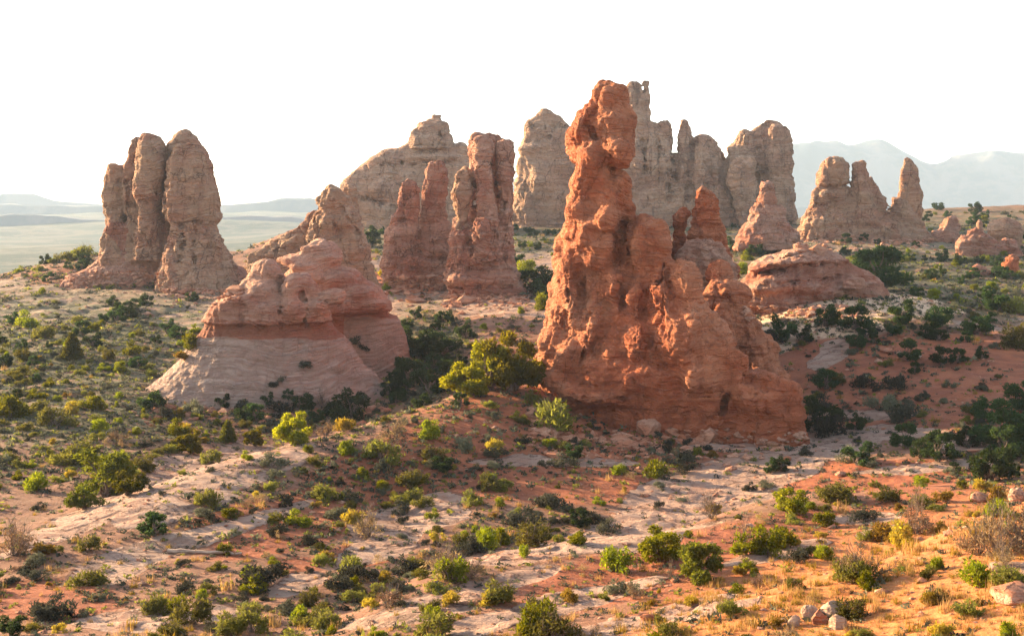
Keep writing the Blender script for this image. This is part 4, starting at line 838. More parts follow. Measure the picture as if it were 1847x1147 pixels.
def make_tree(seed, mat, kind='juniper', leaf=0.030, n=210):
    rg = np.random.default_rng(seed); C_ = []; Rr = []; paths = []
    if kind == 'cone':
        for i in range(26):
            h = 0.10 + 0.86 * (i / 26) ; w_ = 0.30 * (1 - h) ** 0.8 + 0.02; an = i * 2.4
            C_.append((w_ * 0.7 * math.cos(an), w_ * 0.7 * math.sin(an), h)); Rr.append(0.06 + 0.13 * (1 - h))
        paths.append(limb((0, 0, -0.05), (0.01, 0, 0.9), 0.025, 0.006, rg, 0.01))
    else:
        k = rg.integers(13, 19); lean = rg.normal(0, 0.10, 2)
        stems = [np.array([rg.normal(0, 0.04), rg.normal(0, 0.04), 0.0]) for _ in range(rg.integers(1, 4))]
        for i in range(k):
            an = rg.uniform(0, 6.28); h = rg.uniform(0.22, 0.86) if i > 3 else rg.uniform(0.15, 0.4)
            w_ = 0.50 * math.sqrt(max(0.05, 1 - ((h - 0.38) / 0.60) ** 2)) * rg.uniform(0.45, 1.0)
            c = np.array([w_ * math.cos(an) + lean[0] * h, w_ * math.sin(an) + lean[1] * h, h])
            C_.append(c); Rr.append(rg.uniform(0.12, 0.20) * (1.15 - 0.3 * h))
            s0 = stems[rg.integers(len(stems))]; mid = np.array([c[0] * 0.35, c[1] * 0.35, h * 0.5])
            paths.append(limb(s0 * 0.8, mid, 0.030, 0.016, rg, 0.07)); paths.append(limb(mid, c, 0.016, 0.005, rg, 0.08))
        for s0 in stems: paths.append(limb(s0 - [0, 0, 0.08], s0 * 0.5 + [0, 0, 0.35], 0.045, 0.022, rg, 0.06))
    V, F, T = leaves(C_, Rr, n, leaf, rg, 0.8)
    tv, tf = tubes(paths, 5)
    return mesh_data('trunk', tv, tf, M_bark), mesh_data('crown', V, F, mat, T)
def make_shrub(seed, mat, w_=0.7, k=9, n=110, leaf=0.045, up=0.8, open_=0.0, twigs=14, rr=(0.2, 0.32), hollow=0.4):
    rg = np.random.default_rng(seed); C_ = []; Rr = []; paths = []
    for i in range(k):
        an = rg.uniform(0, 6.28); q = rg.random() ** 0.6; r0 = rg.uniform(*rr)
        h = rg.uniform(0.30, 0.95) * math.sqrt(max(0.1, 1 - (q * 0.9) ** 2)) - 0.1
        C_.append(np.array([w_ * q * 0.8 * math.cos(an), w_ * q * 0.8 * math.sin(an), max(h, 0.15)])); Rr.append(r0)
    for i in range(twigs):
        c = C_[i % k] + rg.normal(0, 0.10, 3); c[2] = max(c[2], 0.2) * (1.1 + open_ * 0.4)
        paths.append(limb((rg.normal(0, 0.05), rg.normal(0, 0.05), -0.05), c, 0.018, 0.004, rg, 0.06))
        if open_: 
            for q in range(5):
                e = c + rg.normal(0, 0.16, 3) + [0, 0, 0.1]; b0 = c * rg.uniform(0.5, 0.95); paths.append(limb(b0, e, 0.007, 0.002, rg, 0.05, 4))
    V, F, T = leaves(C_, Rr, n, leaf, rg, 0.8, 2.0, up, hollow)
    tv, tf = tubes(paths, 3)
    return mesh_data('stems', tv, tf, M_bark), mesh_data('foliage', V, F, mat, T)
PROTO = {
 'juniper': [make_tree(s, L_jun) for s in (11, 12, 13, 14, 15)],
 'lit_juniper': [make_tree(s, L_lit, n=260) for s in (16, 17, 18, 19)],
 'shade_juniper': [make_tree(s, L_shade) for s in (21, 22, 23, 24)],
 'cone': [make_tree(s, L_jun, 'cone', 0.026, 170) for s in (31, 32)],
 'green': [make_shrub(s, L_grn, 0.62, 10, 150, 0.040, 1.0) for s in (41, 42, 43, 44)],
 'olive': [make_shrub(s, L_olv, 0.75, 11, 120, 0.042, 0.7, 0.4, 18) for s in (51, 52, 53, 54)],
 'sage': [make_shrub(s, L_sag, 0.85, 9, 120, 0.045, 0.9, 0, 12, (0.22, 0.34)) for s in (61, 62, 63)],
 'dark': [make_shrub(s, L_drk, 0.85, 9, 120, 0.045, 0.7, 0, 14, (0.22, 0.34)) for s in (71, 72, 73)],
 'gold': [make_shrub(s, L_gld, 0.70, 10, 110, 0.045, 1.0, 0, 10) for s in (81, 82, 83)],
 'dry': [make_shrub(s, L_dry, 0.80, 9, 60, 0.030, 0.7, 1.0, 26, (0.2, 0.32), 0.2) for s in (91, 92, 93)],
 'dead': [make_shrub(s, L_dry, 0.60, 6, 8, 0.03, 0.7, 1.0, 22, (0.15, 0.25), 0.2) for s in (95, 96)],
}
INFO = {  # object name, category, label colour and kind, group
 'juniper': ('juniper_tree', 'tree', 'olive green juniper', 'juniper trees growing over the desert'),
 'lit_juniper': ('juniper_tree', 'tree', 'yellow green juniper', 'juniper trees growing over the desert'),
 'shade_juniper': ('juniper_tree', 'tree', 'dark green juniper', 'juniper trees growing over the desert'),
 'cone': ('pinyon_pine', 'tree', 'cone shaped pinyon pine', 'cone shaped pinyon pines'),
 'green': ('green_shrub', 'shrub', 'bright green shrub', 'bright green shrubs'),
 'olive': ('olive_shrub', 'shrub', 'olive brown shrub', 'olive shrubs'),
 'sage': ('sagebrush', 'shrub', 'grey green sagebrush', 'sagebrush on the slopes'),
 'dark': ('dark_brush', 'shrub', 'blackish low brush', 'dark low brush'),
 'gold': ('golden_shrub', 'shrub', 'yellow golden shrub', 'golden flowering shrubs'),
 'dry': ('dry_shrub', 'shrub', 'dry brown twiggy shrub', 'dry twiggy shrubs'),
 'dead': ('dead_shrub', 'shrub', 'bare dead twiggy shrub', 'bare dead shrubs')}
PLANTS = []      # (px, py, metres tall, kind, x, y, z, px tall)
ALLT = [bvh_ground] + ROCK_TREES
def put(px, py, hpx, kind, rocks_ok=False):
    h = ray(px, py, ALLT if rocks_ok else [bvh_ground])
    if h is None: return
    q = h[0]
    if q.y > 460: return
    PLANTS.append([px, py, hpx * q.y / FPX, kind, q.x, q.y, q.z, hpx])
H = """925 704 112 lit_juniper; 848 712 66 lit_juniper; 880 704 98 lit_juniper; 985 770 74 olive; 968 735 36 olive; 190 896 102 juniper; 232 892 52 juniper; 152 918 46 juniper; 130 648 52 cone; 533 802 64 lit_juniper; 411 797 42 cone; 460 804 36 lit_juniper;
345 818 46 lit_juniper; 635 758 60 shade_juniper; 605 752 36 shade_juniper; 755 648 76 shade_juniper; 738 700 60 shade_juniper; 800 640 55 shade_juniper; 775 708 60 shade_juniper; 812 690 44 shade_juniper; 730 660 44 shade_juniper;
1590 524 88 shade_juniper; 1560 515 60 shade_juniper; 1262 1046 86 juniper; 1190 1013 68 lit_juniper; 1113 1030 48 green; 1425 925 48 lit_juniper; 1512 902 46 olive; 1385 1002 58 green; 1350 1000 44 green; 1410 985 40 green; 1638 808 50 shade_juniper; 1692 832 60 shade_juniper;
1660 825 40 shade_juniper; 1545 838 44 shade_juniper; 1535 832 30 sage; 1785 866 80 shade_juniper; 1822 800 88 shade_juniper; 1842 740 60 shade_juniper; 1810 830 70 shade_juniper; 1760 603 46 shade_juniper; 1702 658 36 shade_juniper; 1490 588 42 shade_juniper; 1545 594 48 shade_juniper;
1620 584 46 shade_juniper; 1688 590 50 shade_juniper; 1410 614 48 shade_juniper; 1390 622 34 dark; 1445 616 32 shade_juniper; 1365 548 36 olive; 1800 560 45 shade_juniper; 1818 562 40 olive; 1840 628 52 olive; 1478 778 70 shade_juniper; 1496 786 48 dark; 1470 740 36 dark;
965 528 52 shade_juniper; 955 500 36 green; 975 560 36 green; 985 535 34 shade_juniper; 1180 858 34 green; 1032 828 34 shade_juniper; 1018 840 26 sage; 795 850 34 shade_juniper; 783 830 30 olive; 690 832 46 olive; 880 882 36 olive; 905 884 24 olive; 1000 918 36 dark; 978 912 26 dark; 1048 948 36 shade_juniper; 1070 945 30 dark;
880 990 44 green; 850 995 36 dark; 905 982 34 green; 935 950 40 dark; 962 985 50 olive; 770 790 38 green; 715 792 40 dry; 893 815 30 gold; 893 822 22 sage; 537 948 32 green; 590 902 42 olive; 665 968 46 dry; 625 1032 46 olive; 480 1058 52 dark; 466 1066 38 green; 280 966 46 shade_juniper; 160 992 34 olive; 160 1052 42 olive; 95 1118 48 dark; 70 1115 40 dark;
20 1146 46 shade_juniper; 290 1102 44 olive; 345 1122 52 olive; 318 1108 38 green; 410 1146 50 olive; 455 1140 46 olive; 375 912 38 olive; 378 940 26 dark; 65 882 36 green; 100 768 42 olive; 22 754 46 green; 1800 1002 78 dry; 1845 990 66 dry; 1765 1000 52 dry; 1625 985 56 gold; 1590 975 40 gold; 1650 962 44 dry; 1560 1045 62 dry; 1540 1050 54 olive; 1540 1112 40 olive;
975 1150 74 green; 1005 1160 56 olive; 970 1112 38 olive; 790 1146 50 olive; 780 1120 30 green; 700 1092 38 dry; 670 1096 26 gold; 808 1040 58 dry; 815 1046 44 green; 850 1042 34 dry; 895 1088 48 olive; 885 1090 30 gold; 810 1090 30 gold; 1030 1086 34 gold; 1110 1072 32 sage; 1140 1072 28 sage; 565 1126 40 olive; 600 1132 44 olive; 515 1106 32 dark; 540 1120 34 green;
1660 922 38 dead; 1665 915 30 olive; 1600 905 34 olive; 1700 905 28 gold; 1800 905 34 gold; 1560 940 30 dark; 1490 1010 30 green; 1470 1005 24 olive; 340 780 22 gold; 620 778 34 gold; 590 785 26 dry; 130 745 26 gold; 175 740 30 green; 315 782 30 green; 60 745 30 olive; 380 835 30 olive; 260 848 32 olive; 125 835 50 olive; 215 795 24 dry;
240 640 30 green; 220 672 24 green; 345 630 34 green; 330 650 22 gold; 195 650 26 olive; 300 600 26 shade_juniper; 265 552 24 shade_juniper; 45 590 34 green; 80 610 28 olive; 150 605 30 shade_juniper; 40 650 26 olive; 115 472 22 olive; 130 468 18 green; 158 464 26 olive; 75 488 14 olive; 205 552 20 shade_juniper; 245 556 20 shade_juniper;
690 497 18 gold; 775 500 20 gold; 752 520 20 olive; 700 525 20 green; 805 522 14 dark; 660 478 16 shade_juniper; 1275 920 24 dead; 1285 935 34 dead; 1290 925 22 gold; 1730 655 30 shade_juniper; 1590 740 36 sage; 1620 700 30 dark; 1560 700 30 dark; 1545 775 34 shade_juniper; 1630 760 40 dark; 1450 820 20 dark; 1350 885 18 dark; 1385 880 18 sage; 1235 830 24 dark; 1200 815 24 dark; 1225 835 28 sage; 1240 852 22 dark; 945 800 18 dark; 835 810 30 sage;
735 905 34 olive; 762 912 24 olive; 725 925 26 dark; 635 905 30 dark; 612 935 28 sage; 500 965 26 dark; 515 910 24 dark; 640 945 32 gold; 560 985 28 dark; 850 910 32 olive; 1080 910 16 green; 1100 960 26 sage; 1045 980 26 green; 640 1045 36 dark; 720 1070 30 dark; 735 1035 30 dark; 610 1065 34 dark; 640 1085 26 olive; 560 1090 30 olive; 50 1030 20 dark; 60 1045 26 dark; 25 1000 50 dry; 75 1000 30 gold; 30 985 30 dry;
1440 1015 34 dark; 1345 985 40 dead; 1250 1030 36 gold; 1210 1040 24 dead; 1690 1085 30 olive; 1680 1090 26 gold; 1745 1112 36 olive; 1810 1020 46 dry; 1770 885 30 gold; 1250 455 14 green; 1430 450 16 green; 1345 470 20 green; 1375 450 16 shade_juniper; 1400 445 18 green; 1340 495 26 green; 1130 690 12 dark; 640 620 18 dark; 655 632 14 dark; 490 700 16 dark; 510 690 16 sage; 555 662 16 dark; 520 720 20 shade_juniper; 480 730 24 shade_juniper; 345 745 26 sage; 400 735 26 shade_juniper; 440 738 24 dark; 460 760 36 shade_juniper; 510 752 36 dark; 545 740 34 shade_juniper; 580 735 26 dead; 300 755 26 dark; 570 760 24 shade_juniper"""
for it in H.replace('\n', ' ').split(';'):
    a, b, c, k = it.split(); on = 240 < int(a) < 720 and int(b) < 745 and int(b) > 600
    put(float(a), float(b), float(c) * 1.0, k, on)
rs = np.random.default_rng(5)
# where plants thin out or crowd: (cx, cy, rx, ry, weight)
DENS = [(1650, 485, 320, 80, 1.9), (150, 620, 360, 130, 1.3), (120, 790, 340, 90, 1.0), (500, 750, 240, 30, 1.5), (765, 650, 85, 90, 1.9), (1650, 500, 300, 60, 1.2), (950, 415, 80, 44, 2.0), (1150, 420, 120, 40, 1.8), (1700, 395, 190, 28, 2.0), (1560, 600, 260, 40, 1.2), (560, 900, 300, 90, 0.65), (400, 1050, 500, 110, 0.33), (700, 1060, 160, 70, 0.8),
        (1480, 760, 60, 60, 0.9), (1800, 820, 90, 90, 1.4), (1620, 940, 260, 50, 0.5), (1340, 400, 60, 40, 1.8), (690, 425, 60, 60, 2.0), (60, 480, 120, 26, 1.6), (1400, 450, 100, 22, 1.2), (1000, 540, 60, 60, 1.1), (1650, 700, 240, 80, 0.45), (880, 960, 260, 40, 0.8), (1150, 395, 200, 22, 1.6), (60, 500, 90, 24, 1.5)]
def dens(px, py):
    d = 0.35 if py < 860 else 0.15
    for cx, cy_, rx, ry, w_ in DENS: d = max(d, w_ * float(blob(np.array([px]), np.array([py]), cx, cy_, rx, ry, 0, 0.4)[0])) 
    return d
def inside_rock(x, y):
    for lo, hi in ROCK_FOOT:
        if lo[0] - 0.3 < x < hi[0] + 0.3 and lo[1] - 0.3 < y < hi[1] + 0.3:
            for t_ in ROCK_TREES:
                if t_.ray_cast(Vector((x, y, 200)), Vector((0, 0, -1)))[0] is not None: return True
            return False
    return False
def mask_at(m, px, py, q):
    return None
def kinds_at(px, py, u):
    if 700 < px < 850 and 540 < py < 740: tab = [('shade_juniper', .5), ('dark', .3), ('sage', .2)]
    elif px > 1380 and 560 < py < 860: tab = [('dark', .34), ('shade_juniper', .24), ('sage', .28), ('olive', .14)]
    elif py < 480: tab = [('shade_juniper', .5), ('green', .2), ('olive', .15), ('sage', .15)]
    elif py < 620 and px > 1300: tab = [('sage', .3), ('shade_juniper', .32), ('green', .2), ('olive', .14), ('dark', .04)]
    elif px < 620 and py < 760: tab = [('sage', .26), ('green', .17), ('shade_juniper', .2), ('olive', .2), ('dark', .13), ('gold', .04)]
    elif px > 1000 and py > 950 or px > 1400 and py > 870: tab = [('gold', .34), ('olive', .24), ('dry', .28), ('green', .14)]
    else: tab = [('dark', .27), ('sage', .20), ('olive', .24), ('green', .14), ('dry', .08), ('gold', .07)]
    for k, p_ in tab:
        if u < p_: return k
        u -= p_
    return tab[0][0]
n_try = 0; TINY = []
occupied = [(p[0], p[1], p[7]) for p in PLANTS]
while len(PLANTS) < 1250 and n_try < 13000:
    n_try += 1
    px = rs.uniform(-60, 1910); py = rs.uniform(375, 1180)
    if rs.random() * 2.0 > dens(px, py): continue
    h = ray(px, py, ALLT)
    if h is None: continue
    q = h[0]
    if q.y > 460 or h[2].z < 0.55: continue
    if q.y < 20: continue
    onrock = bvh_ground.ray_cast(Vector((q.x, q.y, 300)), Vector((0, 0, -1)))[0]
    if onrock is None or abs(onrock.z - q.z) > 0.25: continue
    mk = ground_masks(np.array([q.x]), np.array([q.y]), np.array([q.z]))
    if rs.random() < 0.80 * mk['slick'][0] or rs.random() < 0.95 * mk['sand'][0]: continue
    kind = kinds_at(px, py, rs.random())
    m = {'shade_juniper': 1.5, 'juniper': 1.6, 'green': 0.75, 'olive': 0.75, 'sage': 0.55, 'dark': 0.5, 'gold': 0.5, 'dry': 0.55, 'dead': 0.5}[kind] * math.exp(rs.normal(0, 0.30))
    if q.y < 80 and kind == 'shade_juniper': m = 0.8
    m *= np.interp(q.y, [25, 60, 120, 240, 400], [0.42, 0.72, 1.0, 1.25, 1.7])
    hp = m / q.y * FPX
    if any(abs(a - px) < (hp + c) * 0.32 and abs(b - py) < (hp + c) * 0.14 for a, b, c in occupied): continue
    occupied.append((px, py, hp)); PLANTS.append([px, py, m, kind, q.x, q.y, q.z, hp])
print('plants', len(PLANTS), n_try, {k: sum(1 for p in PLANTS if p[3] == k) for k in PROTO})
# places, used to say which plant is which
PLACE = [(905, 700, 'on the ridge beside the tallest spire'), (985, 760, 'at the left foot of the tallest spire'), (1480, 770, 'at the right foot of the tallest spire'), (760, 640, 'in the shady hollow right of the capped knob'),
 (500, 750, 'along the foot of the pale knob apron'), (150, 600, 'on the far left slope'), (60, 500, 'on the left skyline slope'), (300, 520, 'below the left twin towers'), (130, 700, 'in the left valley'), (190, 880, 'around the big left juniper'), (350, 800, 'behind the pale slickrock ridge'),
 (300, 920, 'on the pale slickrock ridge at left'), (380, 1000, 'around the fallen log'), (100, 1100, 'in the bottom left corner'), (400, 1110, 'at the bottom, left of centre'), (600, 900, 'on the slope below the knob'), (640, 1050, 'in the brushy gully left of centre'), (800, 830, 'on the red slope below the ridge'),
 (800, 1110, 'on the bottom slickrock shelf'), (880, 970, 'in the wash left of centre'), (1050, 860, 'on the slope below the tallest spire'), (1050, 960, 'in the central wash'), (1250, 850, 'on the pale wash below the spire'), (1150, 1040, 'on the orange bench at centre'), (1400, 960, 'on the orange bench at right'),
 (1620, 940, 'behind the golden grass ridge'), (1550, 1080, 'around the round pale stones'), (1790, 980, 'by the big dry shrub at right'), (1750, 1100, 'in the bottom right corner'), (1600, 820, 'along the pale bed at right'), (1800, 820, 'in the dark thicket at the right edge'), (1600, 700, 'on the dark red slope at right'),
 (1760, 640, 'on top of the dark red slope'), (1480, 590, 'around the sandy patch'), (1590, 500, 'around the big dark juniper at right'), (1760, 520, 'by the leaning hoodoo'), (1700, 450, 'in front of the cone rock'), (1700, 390, 'on the right skyline'), (1400, 450, 'behind the whaleback slickrock'), (1330, 400, 'at the foot of the fluted wall'),
 (1360, 530, 'between whaleback and tallest spire'), (980, 530, 'right of the cleft tower'), (950, 415, 'at the foot of the stepped back tower'), (740, 510, 'below the two red fingers'), (680, 420, 'behind the two red fingers'), (860, 560, 'below the cleft tower'), (1180, 390, 'behind the shoulder of the tallest spire'), (560, 680, 'on the pale knob apron'), (450, 500, 'left of the shouldered butte'), (1250, 1130, 'at the bottom, right of centre')]
def place_of(px, py): return min(PLACE, key=lambda a: (a[0] - px) ** 2 + 4 * (a[1] - py) ** 2)[2]
ORD = ['first', 'second', 'third', 'fourth', 'fifth', 'sixth', 'seventh', 'eighth', 'ninth', 'tenth'] + [str(i) + 'th' for i in range(11, 80)]
byl = {}
for p in sorted(PLANTS, key=lambda p: p[0]):
    k = (INFO[p[3]][2], place_of(p[0], p[1])); byl.setdefault(k, []).append(p)
ri = random.Random(3); ncopy = 0
def link(name, me, parent=None, loc=(0, 0, 0)):
    o = bpy.data.objects.new(name, me); C.objects.link(o); o.location = loc
    if parent: o.parent = parent
    return o
for (kindtxt, pl), lst in byl.items():
    for i, p in enumerate(lst):
        nm, cat, _, grp = INFO[p[3]]
        if len(lst) == 1: lab_ = f'the only {kindtxt} {pl}'
        else: lab_ = f'{kindtxt} {pl}, {ORD[i]} from the left of {len(lst)}'
        if len(lab_.split()) > 16: lab_ = lab_.replace(' from the left of ' + str(len(lst)), ' from left')
        a, b = ri.choice(PROTO[p[3]]); small = p[7] < 24 and cat != 'tree' or p[7] < 16
        sc_ = p[2]; rot = ri.uniform(0, 6.28)
        wide = ri.uniform(0.85, 1.25)
        if small:
            r_ = link(nm, b, None, (p[4], p[5], p[6] - 0.03 * sc_)); r_.scale = (sc_ * wide, sc_ * wide, sc_); r_.rotation_euler = (0, 0, rot)
        else:
            r_ = link(nm, None, None, (p[4], p[5], p[6] - 0.03 * sc_)); r_.scale = (sc_ * wide, sc_ * wide, sc_); r_.rotation_euler = (0, 0, rot)
            link('trunk' if cat == 'tree' else 'stems', a, r_); link('crown' if cat == 'tree' else 'foliage', b, r_)
        tag(r_, lab_, cat, grp)
# ---------------------------------------------------------------- ground cover nobody could count
def cover(name, n, regions, size, mat_list, leafn, kindlab, blade=False, seed=1, slick_ok=0.25, zmax=330):
    rg = np.random.default_rng(seed); pts = []; tries = 0
    while len(pts) < n and tries < n * 6:
        tries += 1
        px, py = rg.uniform(-80, 1930), rg.uniform(380, 1190)
        if rg.random() > regions(px, py): continue
        h = ray(px, py, ALLT)
        if h is None or h[0].y > zmax or h[0].y < 8 or h[2].z < 0.6: continue
        pts.append(h[0][:])
    pts = np.array(pts)
    g = bpy_mask(pts); keep = rg.random(len(pts)) > g * (1 - slick_ok); pts = pts[keep]
    zg = height(pts[:, 0], pts[:, 1]); pts = pts[np.abs(zg - pts[:, 2]) < 0.6]
    m = len(pts); s = size * np.exp(rg.normal(0, 0.35, m)) * np.interp(pts[:, 1], [20, 60, 150, 300], [0.6, 1, 1.8, 3.4])
    k = leafn
    d = rg.normal(size=(m, k, 3)); d[..., 2] = np.abs(d[..., 2]); d /= np.linalg.norm(d, axis=-1, keepdims=True)
    if blade:
        b0 = pts[:, None] + rg.normal(size=(m, k, 3)) * np.array([0.35, 0.35, 0.0]) * s[:, None, None]
        tip = b0 + (d * np.array([0.5, 0.5, 0.9]) + np.array([0, 0, 0.35])) * (s[:, None, None]) * rg.uniform(0.6, 1.2, (m, k, 1))
        sd_ = np.cross(d, [0, 0, 1.0]); sd_ /= np.linalg.norm(sd_, axis=-1, keepdims=True) + 1e-9; w_ = 0.045 * s[:, None, None]
        V = np.stack([b0 - sd_ * w_, b0 + sd_ * w_, tip], 2)
        F = np.arange(m * k * 3).reshape(-1, 3); T = np.repeat(rg.random(m * k), 3)
    else:
        c = pts[:, None] + d * s[:, None, None] * rg.uniform(0.35, 1.0, (m, k, 1)) * np.array([1.1, 1.1, 0.75])
        a = rg.normal(size=(m, k, 3)); a /= np.linalg.norm(a, axis=-1, keepdims=True); b = np.cross(a, d); b /= np.linalg.norm(b, axis=-1, keepdims=True) + 1e-9
        q = 0.30 * s[:, None, None] * rg.uniform(0.6, 1.3, (m, k, 1))
        V = np.stack([c - a * q * 1.3, c - b * q * 0.6, c + a * q * 1.3, c + b * q * 0.6], 2); F = np.arange(m * k * 4).reshape(-1, 4); T = np.repeat(rg.random(m * k), 4)
    mi = np.repeat(rg.integers(0, len(mat_list), m), k)
    o = new_mesh(name, V.reshape(-1, 3), F, mat_list, smooth_shade=False, attrs={'tint': T}, mat_index=mi)
    return tag(o, kind='stuff', label=kindlab)
def bpy_mask(pts): return ground_masks(pts[:, 0], pts[:, 1], pts[:, 2])['slick']
cover('low_brush_cover', 19000, lambda x, y: min(1, 0.12 + 0.6 * dens(x, y)) * (0.5 if y > 880 else 1) * (0.4 if x > 1300 and y > 960 else 1) * (0.4 if 1400 < x and 600 < y < 760 else 1), 0.16, [L_drk, L_drk, L_sag, L_olv], 16, 'low dark scrub dotted over the slopes', seed=3)
def grass_where(x, y):
    line = np.interp(x, [1000, 1150, 1300, 1500, 1650, 1750, 1847, 1950], [1185, 1135, 1090, 1045, 1000, 960, 925, 900])
    return 1.0 if abs(y - line) < 34 else (0.35 if y > line else (0.12 if y > 900 else 0.03))
cover('dry_grass', 2900, grass_where, 0.20, [L_grs, L_grs, L_gld], 40, 'golden dry grass along the near ridge', blade=True, seed=4)
# ---------------------------------------------------------------- loose rocks and wood
M_bould = rock_material('loose_boulder_stone', (0.50, 0.25, 0.15), (0.44, 0.17, 0.09), (0.58, 0.38, 0.27), (0.24, 0.11, 0.07), 0.35, 0.1, 0.4, bumpd=0.12)
M_pale = rock_material('pale_round_stone', (0.47, 0.30, 0.19), (0.42, 0.23, 0.14), (0.53, 0.36, 0.25), (0.36, 0.22, 0.15), 0.3, 0.05, 0.5, bumpd=0.10)
def stone_mesh(name, w_, d_, h_, seed, mat, loc, angular=0.5, rotz=0.0, sink=0.25):
    """a worn boulder: a cube sphere squashed, chipped by a few flat faces and roughened"""
    n = 18; g = np.linspace(-1, 1, n + 1); V = []; F = []; off = 0
    for ax in range(3):
        for s_ in (-1, 1):
            a, b = np.meshgrid(g, g, indexing='ij'); q = np.zeros((n + 1, n + 1, 3)); q[..., ax] = s_; q[..., (ax + 1) % 3] = a; q[..., (ax + 2) % 3] = b
            V.append(q.reshape(-1, 3)); i = np.arange((n + 1) ** 2).reshape(n + 1, n + 1) + off; f = np.stack([i[:-1, :-1], i[1:, :-1], i[1:, 1:], i[:-1, 1:]], -1).reshape(-1, 4)
            F.append(f if s_ > 0 else f[:, ::-1]); off += (n + 1) ** 2
    V = np.concatenate(V); F = np.concatenate(F); V = np.round(V, 6); U, inv = np.unique(V, axis=0, return_inverse=True); F = inv.reshape(-1)[F]; V = U
    V = V / np.linalg.norm(V, axis=1, keepdims=True); rg = np.random.default_rng(seed)
    for _ in range(9):
        nn = rg.normal(size=3); nn /= np.linalg.norm(nn); c = rg.uniform(0.62, 0.9); over = np.maximum(V @ nn - c, 0); V = V - nn * (over * angular * 1.4)[:, None]
    V = V * (1 + 0.10 * fbm(V, 1.6, 3, seed))[:, None] + V * (0.04 * fbm(V, (5, 5, 9), 3, seed + 3))[:, None]
    V = V * np.array([w_ / 2, d_ / 2, h_ / 2]); c, s_ = math.cos(rotz), math.sin(rotz); V = np.c_[V[:, 0] * c - V[:, 1] * s_, V[:, 0] * s_ + V[:, 1] * c, V[:, 2] + h_ / 2 - sink * h_]
    return new_mesh(name, V + np.array(loc), F, mat, loc=loc, attrs={'zone': np.zeros(len(V))})
def stone(px, py, wpx, hpx, label, mat=None, seed=1, angular=0.5, name='boulder', cat='boulder', group=None, rotz=0.0, depth=0.8):
    h = ray(px, py, [bvh_ground]); q = h[0]; m = q.y / FPX; w_, hh = wpx * m, hpx * m / 0.8
    o = stone_mesh(name, w_, w_ * depth, hh, seed, mat or M_bould, (q.x, q.y, q.z), angular, rotz)
    return tag(o, label, cat, group)
stone(1168, 782, 52, 32, 'angular tan boulder lying at the foot of the tallest spire', seed=4, angular=0.9, rotz=0.4)
stone(1420, 831, 16, 9, 'small red stone on the pale wash below the spire', M_red, seed=5)
stone(1517, 858, 22, 10, 'low pinkish stone half buried in red sand, right of the pale wash', seed=6)
stone(1167, 1118, 28, 12, 'flat dark red stone near the bottom of the picture', M_red, seed=7, depth=0.6)
GR = 'round pale stones in the golden grass'
stone(1432, 1128, 26, 22, 'leftmost and smallest of the round pale stones in the golden grass', M_pale, 11, 0.7, group=GR)
stone(1460, 1116, 34, 28, 'second from left of the round pale stones in the golden grass', M_pale, 12, 0.8, group=GR)
stone(1479, 1124, 30, 28, 'redder middle one of the round pale stones in the grass', M_bould, 13, 0.8, group=GR)
stone(1508, 1112, 54, 30, 'longest of the round pale stones, with a flat sloping top', M_pale, 14, 0.9, group=GR)
stone(1512, 1132, 34, 26, 'front right stone of the round pale stones in the grass', M_pale, 15, 0.7, group=GR)
stone(1825, 1080, 84, 32, 'broad orange slickrock boulder at the bottom right edge', M_bould, 16, 0.8, depth=1.2)
stone(1835, 905, 34, 28, 'orange rounded rock beside the big dry shrub at right edge', M_bould, 17, 0.5)
stone(1768, 903, 34, 18, 'pale orange low rock behind the golden grass ridge', M_bould, 18, 0.5)
stone(1795, 898, 26, 14, 'small orange rock between two larger ones behind the dry shrub', M_bould, 19, 0.5)
stone(1412, 1122, 14, 8, 'tiny pale pebble left of the round pale stones', M_pale, 20, 0.5)
for i, (a, b, c_, d_, tx) in enumerate([(1630, 650, 20, 9, 'upper'), (1622, 640, 14, 7, 'smallest upper'), (1600, 635, 26, 8, 'flat'), (1655, 645, 16, 8, 'rightmost'), (1585, 655, 16, 8, 'leftmost')]):
    stone(a, b, c_, d_, f'{tx} rubble block on the dark red slope at right', M_pale if i % 2 else M_bould, 30 + i, 0.9, group='rubble blocks on the dark red slope')
TAL = [(1010, 765, 22, 'a'), (1045, 778, 15, 'b'), (1080, 775, 26, 'c'), (1230, 792, 18, 'd'), (1270, 795, 12, 'e'), (1320, 797, 24, 'f'), (1390, 795, 16, 'g'), (1130, 796, 12, 'h'), (1440, 800, 20, 'i'), (1205, 806, 10, 'j')]
for i, (a, b, c_, _) in enumerate(TAL):
    o_ = ORD[sorted(x[0] for x in TAL).index(a)]
    stone(a, b, c_, c_ * 0.55, f'{o_} from the left of ten fallen blocks along the foot of the tallest spire', M_red, 50 + i, 0.95, group='fallen blocks under the tallest spire', rotz=i * 1.3)
for (x0, x1, yb, n_, where) in [(300, 440, 512, 7, 'at the foot of the left twin towers'), (805, 950, 540, 8, 'at the foot of the cleft tower'), (1340, 1550, 562, 8, 'in front of the whaleback slickrock'), (300, 700, 742, 6, 'at the foot of the pale knob apron'), (1440, 1660, 442, 7, 'below the balanced rock cluster')]:
    xs_ = np.linspace(x0, x1, n_) + rs.normal(0, (x1 - x0) / n_ * 0.25, n_); xs_.sort()
    for i, a in enumerate(xs_):
        w_ = rs.uniform(7, 15); stone(a, yb + rs.uniform(-2, 10), w_, w_ * rs.uniform(0.45, 0.7), f'{ORD[i]} fallen block from the left of {n_} {where}', M_bould, 90 + i, 0.95, group='fallen blocks under the rocks', rotz=i * 1.1)
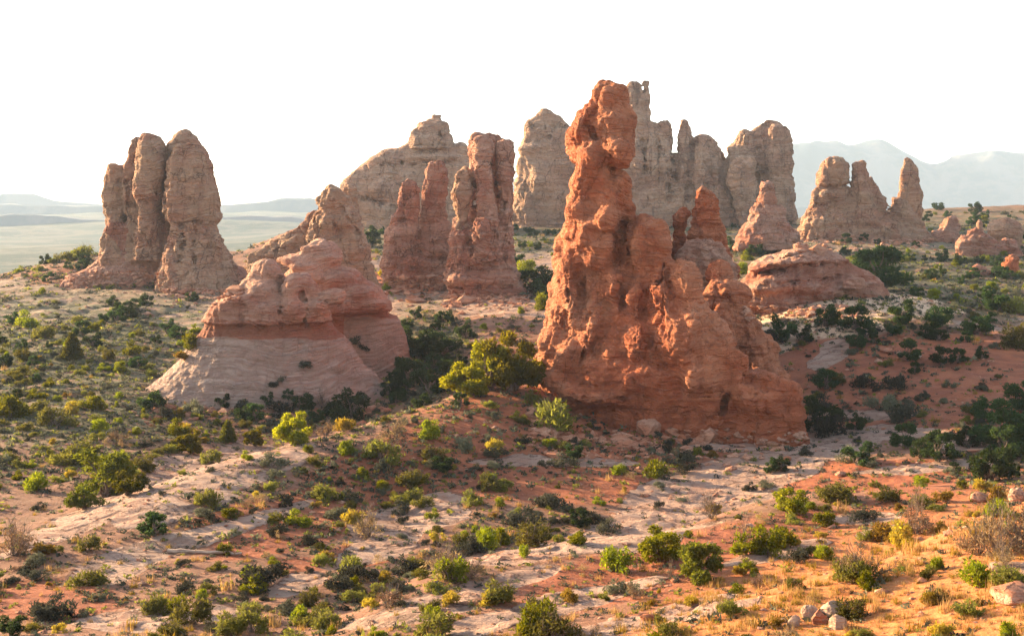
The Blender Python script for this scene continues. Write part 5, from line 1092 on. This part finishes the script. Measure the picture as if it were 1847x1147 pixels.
# scattered stones too many to count
rg = np.random.default_rng(9); SV = []; SF = []; n0 = 0
ico = np.array([(0, 0, 1), (.9, 0, .3), (.28, .85, .3), (-.72, .53, .3), (-.72, -.53, .3), (.28, -.85, .3), (.5, .4, -.6), (-.5, .4, -.6), (0, -.7, -.6)])
icf = [(0, 1, 2), (0, 2, 3), (0, 3, 4), (0, 4, 5), (0, 5, 1), (1, 6, 2), (2, 7, 3), (2, 6, 7), (3, 7, 4), (4, 8, 5), (4, 7, 8), (5, 8, 1), (1, 8, 6), (6, 8, 7)]
FEET = [(960, 1455, 775, 24), (1000, 1300, 790, 16), (290, 430, 520, 10), (90, 300, 490, 10), (800, 955, 532, 10), (240, 720, 735, 14), (1340, 1560, 552, 10), (1440, 1690, 432, 8), (690, 800, 500, 14), (955, 1010, 735, 20)]
for it in range(5200):
    if it % 2: px, py = rg.uniform(-50, 1900), rg.uniform(520, 1180)
    else:
        a, b, c_, d_ = FEET[rg.integers(len(FEET))]; px, py = rg.uniform(a, b), c_ + abs(rg.normal(0, d_)) * 1.3
    h = ray(px, py, ALLT if it % 2 == 0 else [bvh_ground])
    if h is None or h[0].y > 290: continue
    s_ = (0.07 if it % 2 else 0.13) * math.exp(rg.normal(0, 0.55)) * np.interp(h[0].y, [20, 60, 200], [0.5, 1.0, 2.0])
    SV.append((ico + rg.normal(0, 0.18, ico.shape)) * s_ * np.array([1.3, 1, 0.7]) + np.array(h[0])); SF += [(a + n0, b + n0, c_ + n0) for a, b, c_ in icf]; n0 += len(ico)
tag(new_mesh('scattered_stones', np.concatenate(SV), np.array(SF), M_bould, smooth_shade=False, attrs={'zone': np.zeros(n0)}), label='small stones strewn over the slopes', kind='stuff')
# the fallen log
a = ray(303, 997, [bvh_ground])[0]; b = ray(436, 1001, [bvh_ground])[0]; rg = np.random.default_rng(2)
up = Vector((0, 0, 0.10)); pth, rad = limb(np.array(a + up), np.array(b + up), 0.12, 0.05, rg, 0.006, 12)
tv, tf = tubes([(pth, rad)] + [limb(pth[k], pth[k] + np.array([0.2, -0.3, 0.25]) * s_, 0.03, 0.008, rg, 0.05, 4) for k, s_ in ((4, 1), (8, -0.8), (10, 1))], 8)
t = NT('weathered_log'); M_log = t.bsdf(t.mix(t.mapr(t.noise(t.scaled(t.pos(), 1, 8, 12), 1.0, 4), 0.4, 0.6), (0.30, 0.20, 0.14), (0.50, 0.37, 0.27)), 0.9)
tag(new_mesh('fallen_log', tv, tf, M_log, loc=tuple(a)), 'long weathered pale log lying on the ground at lower left', 'log')
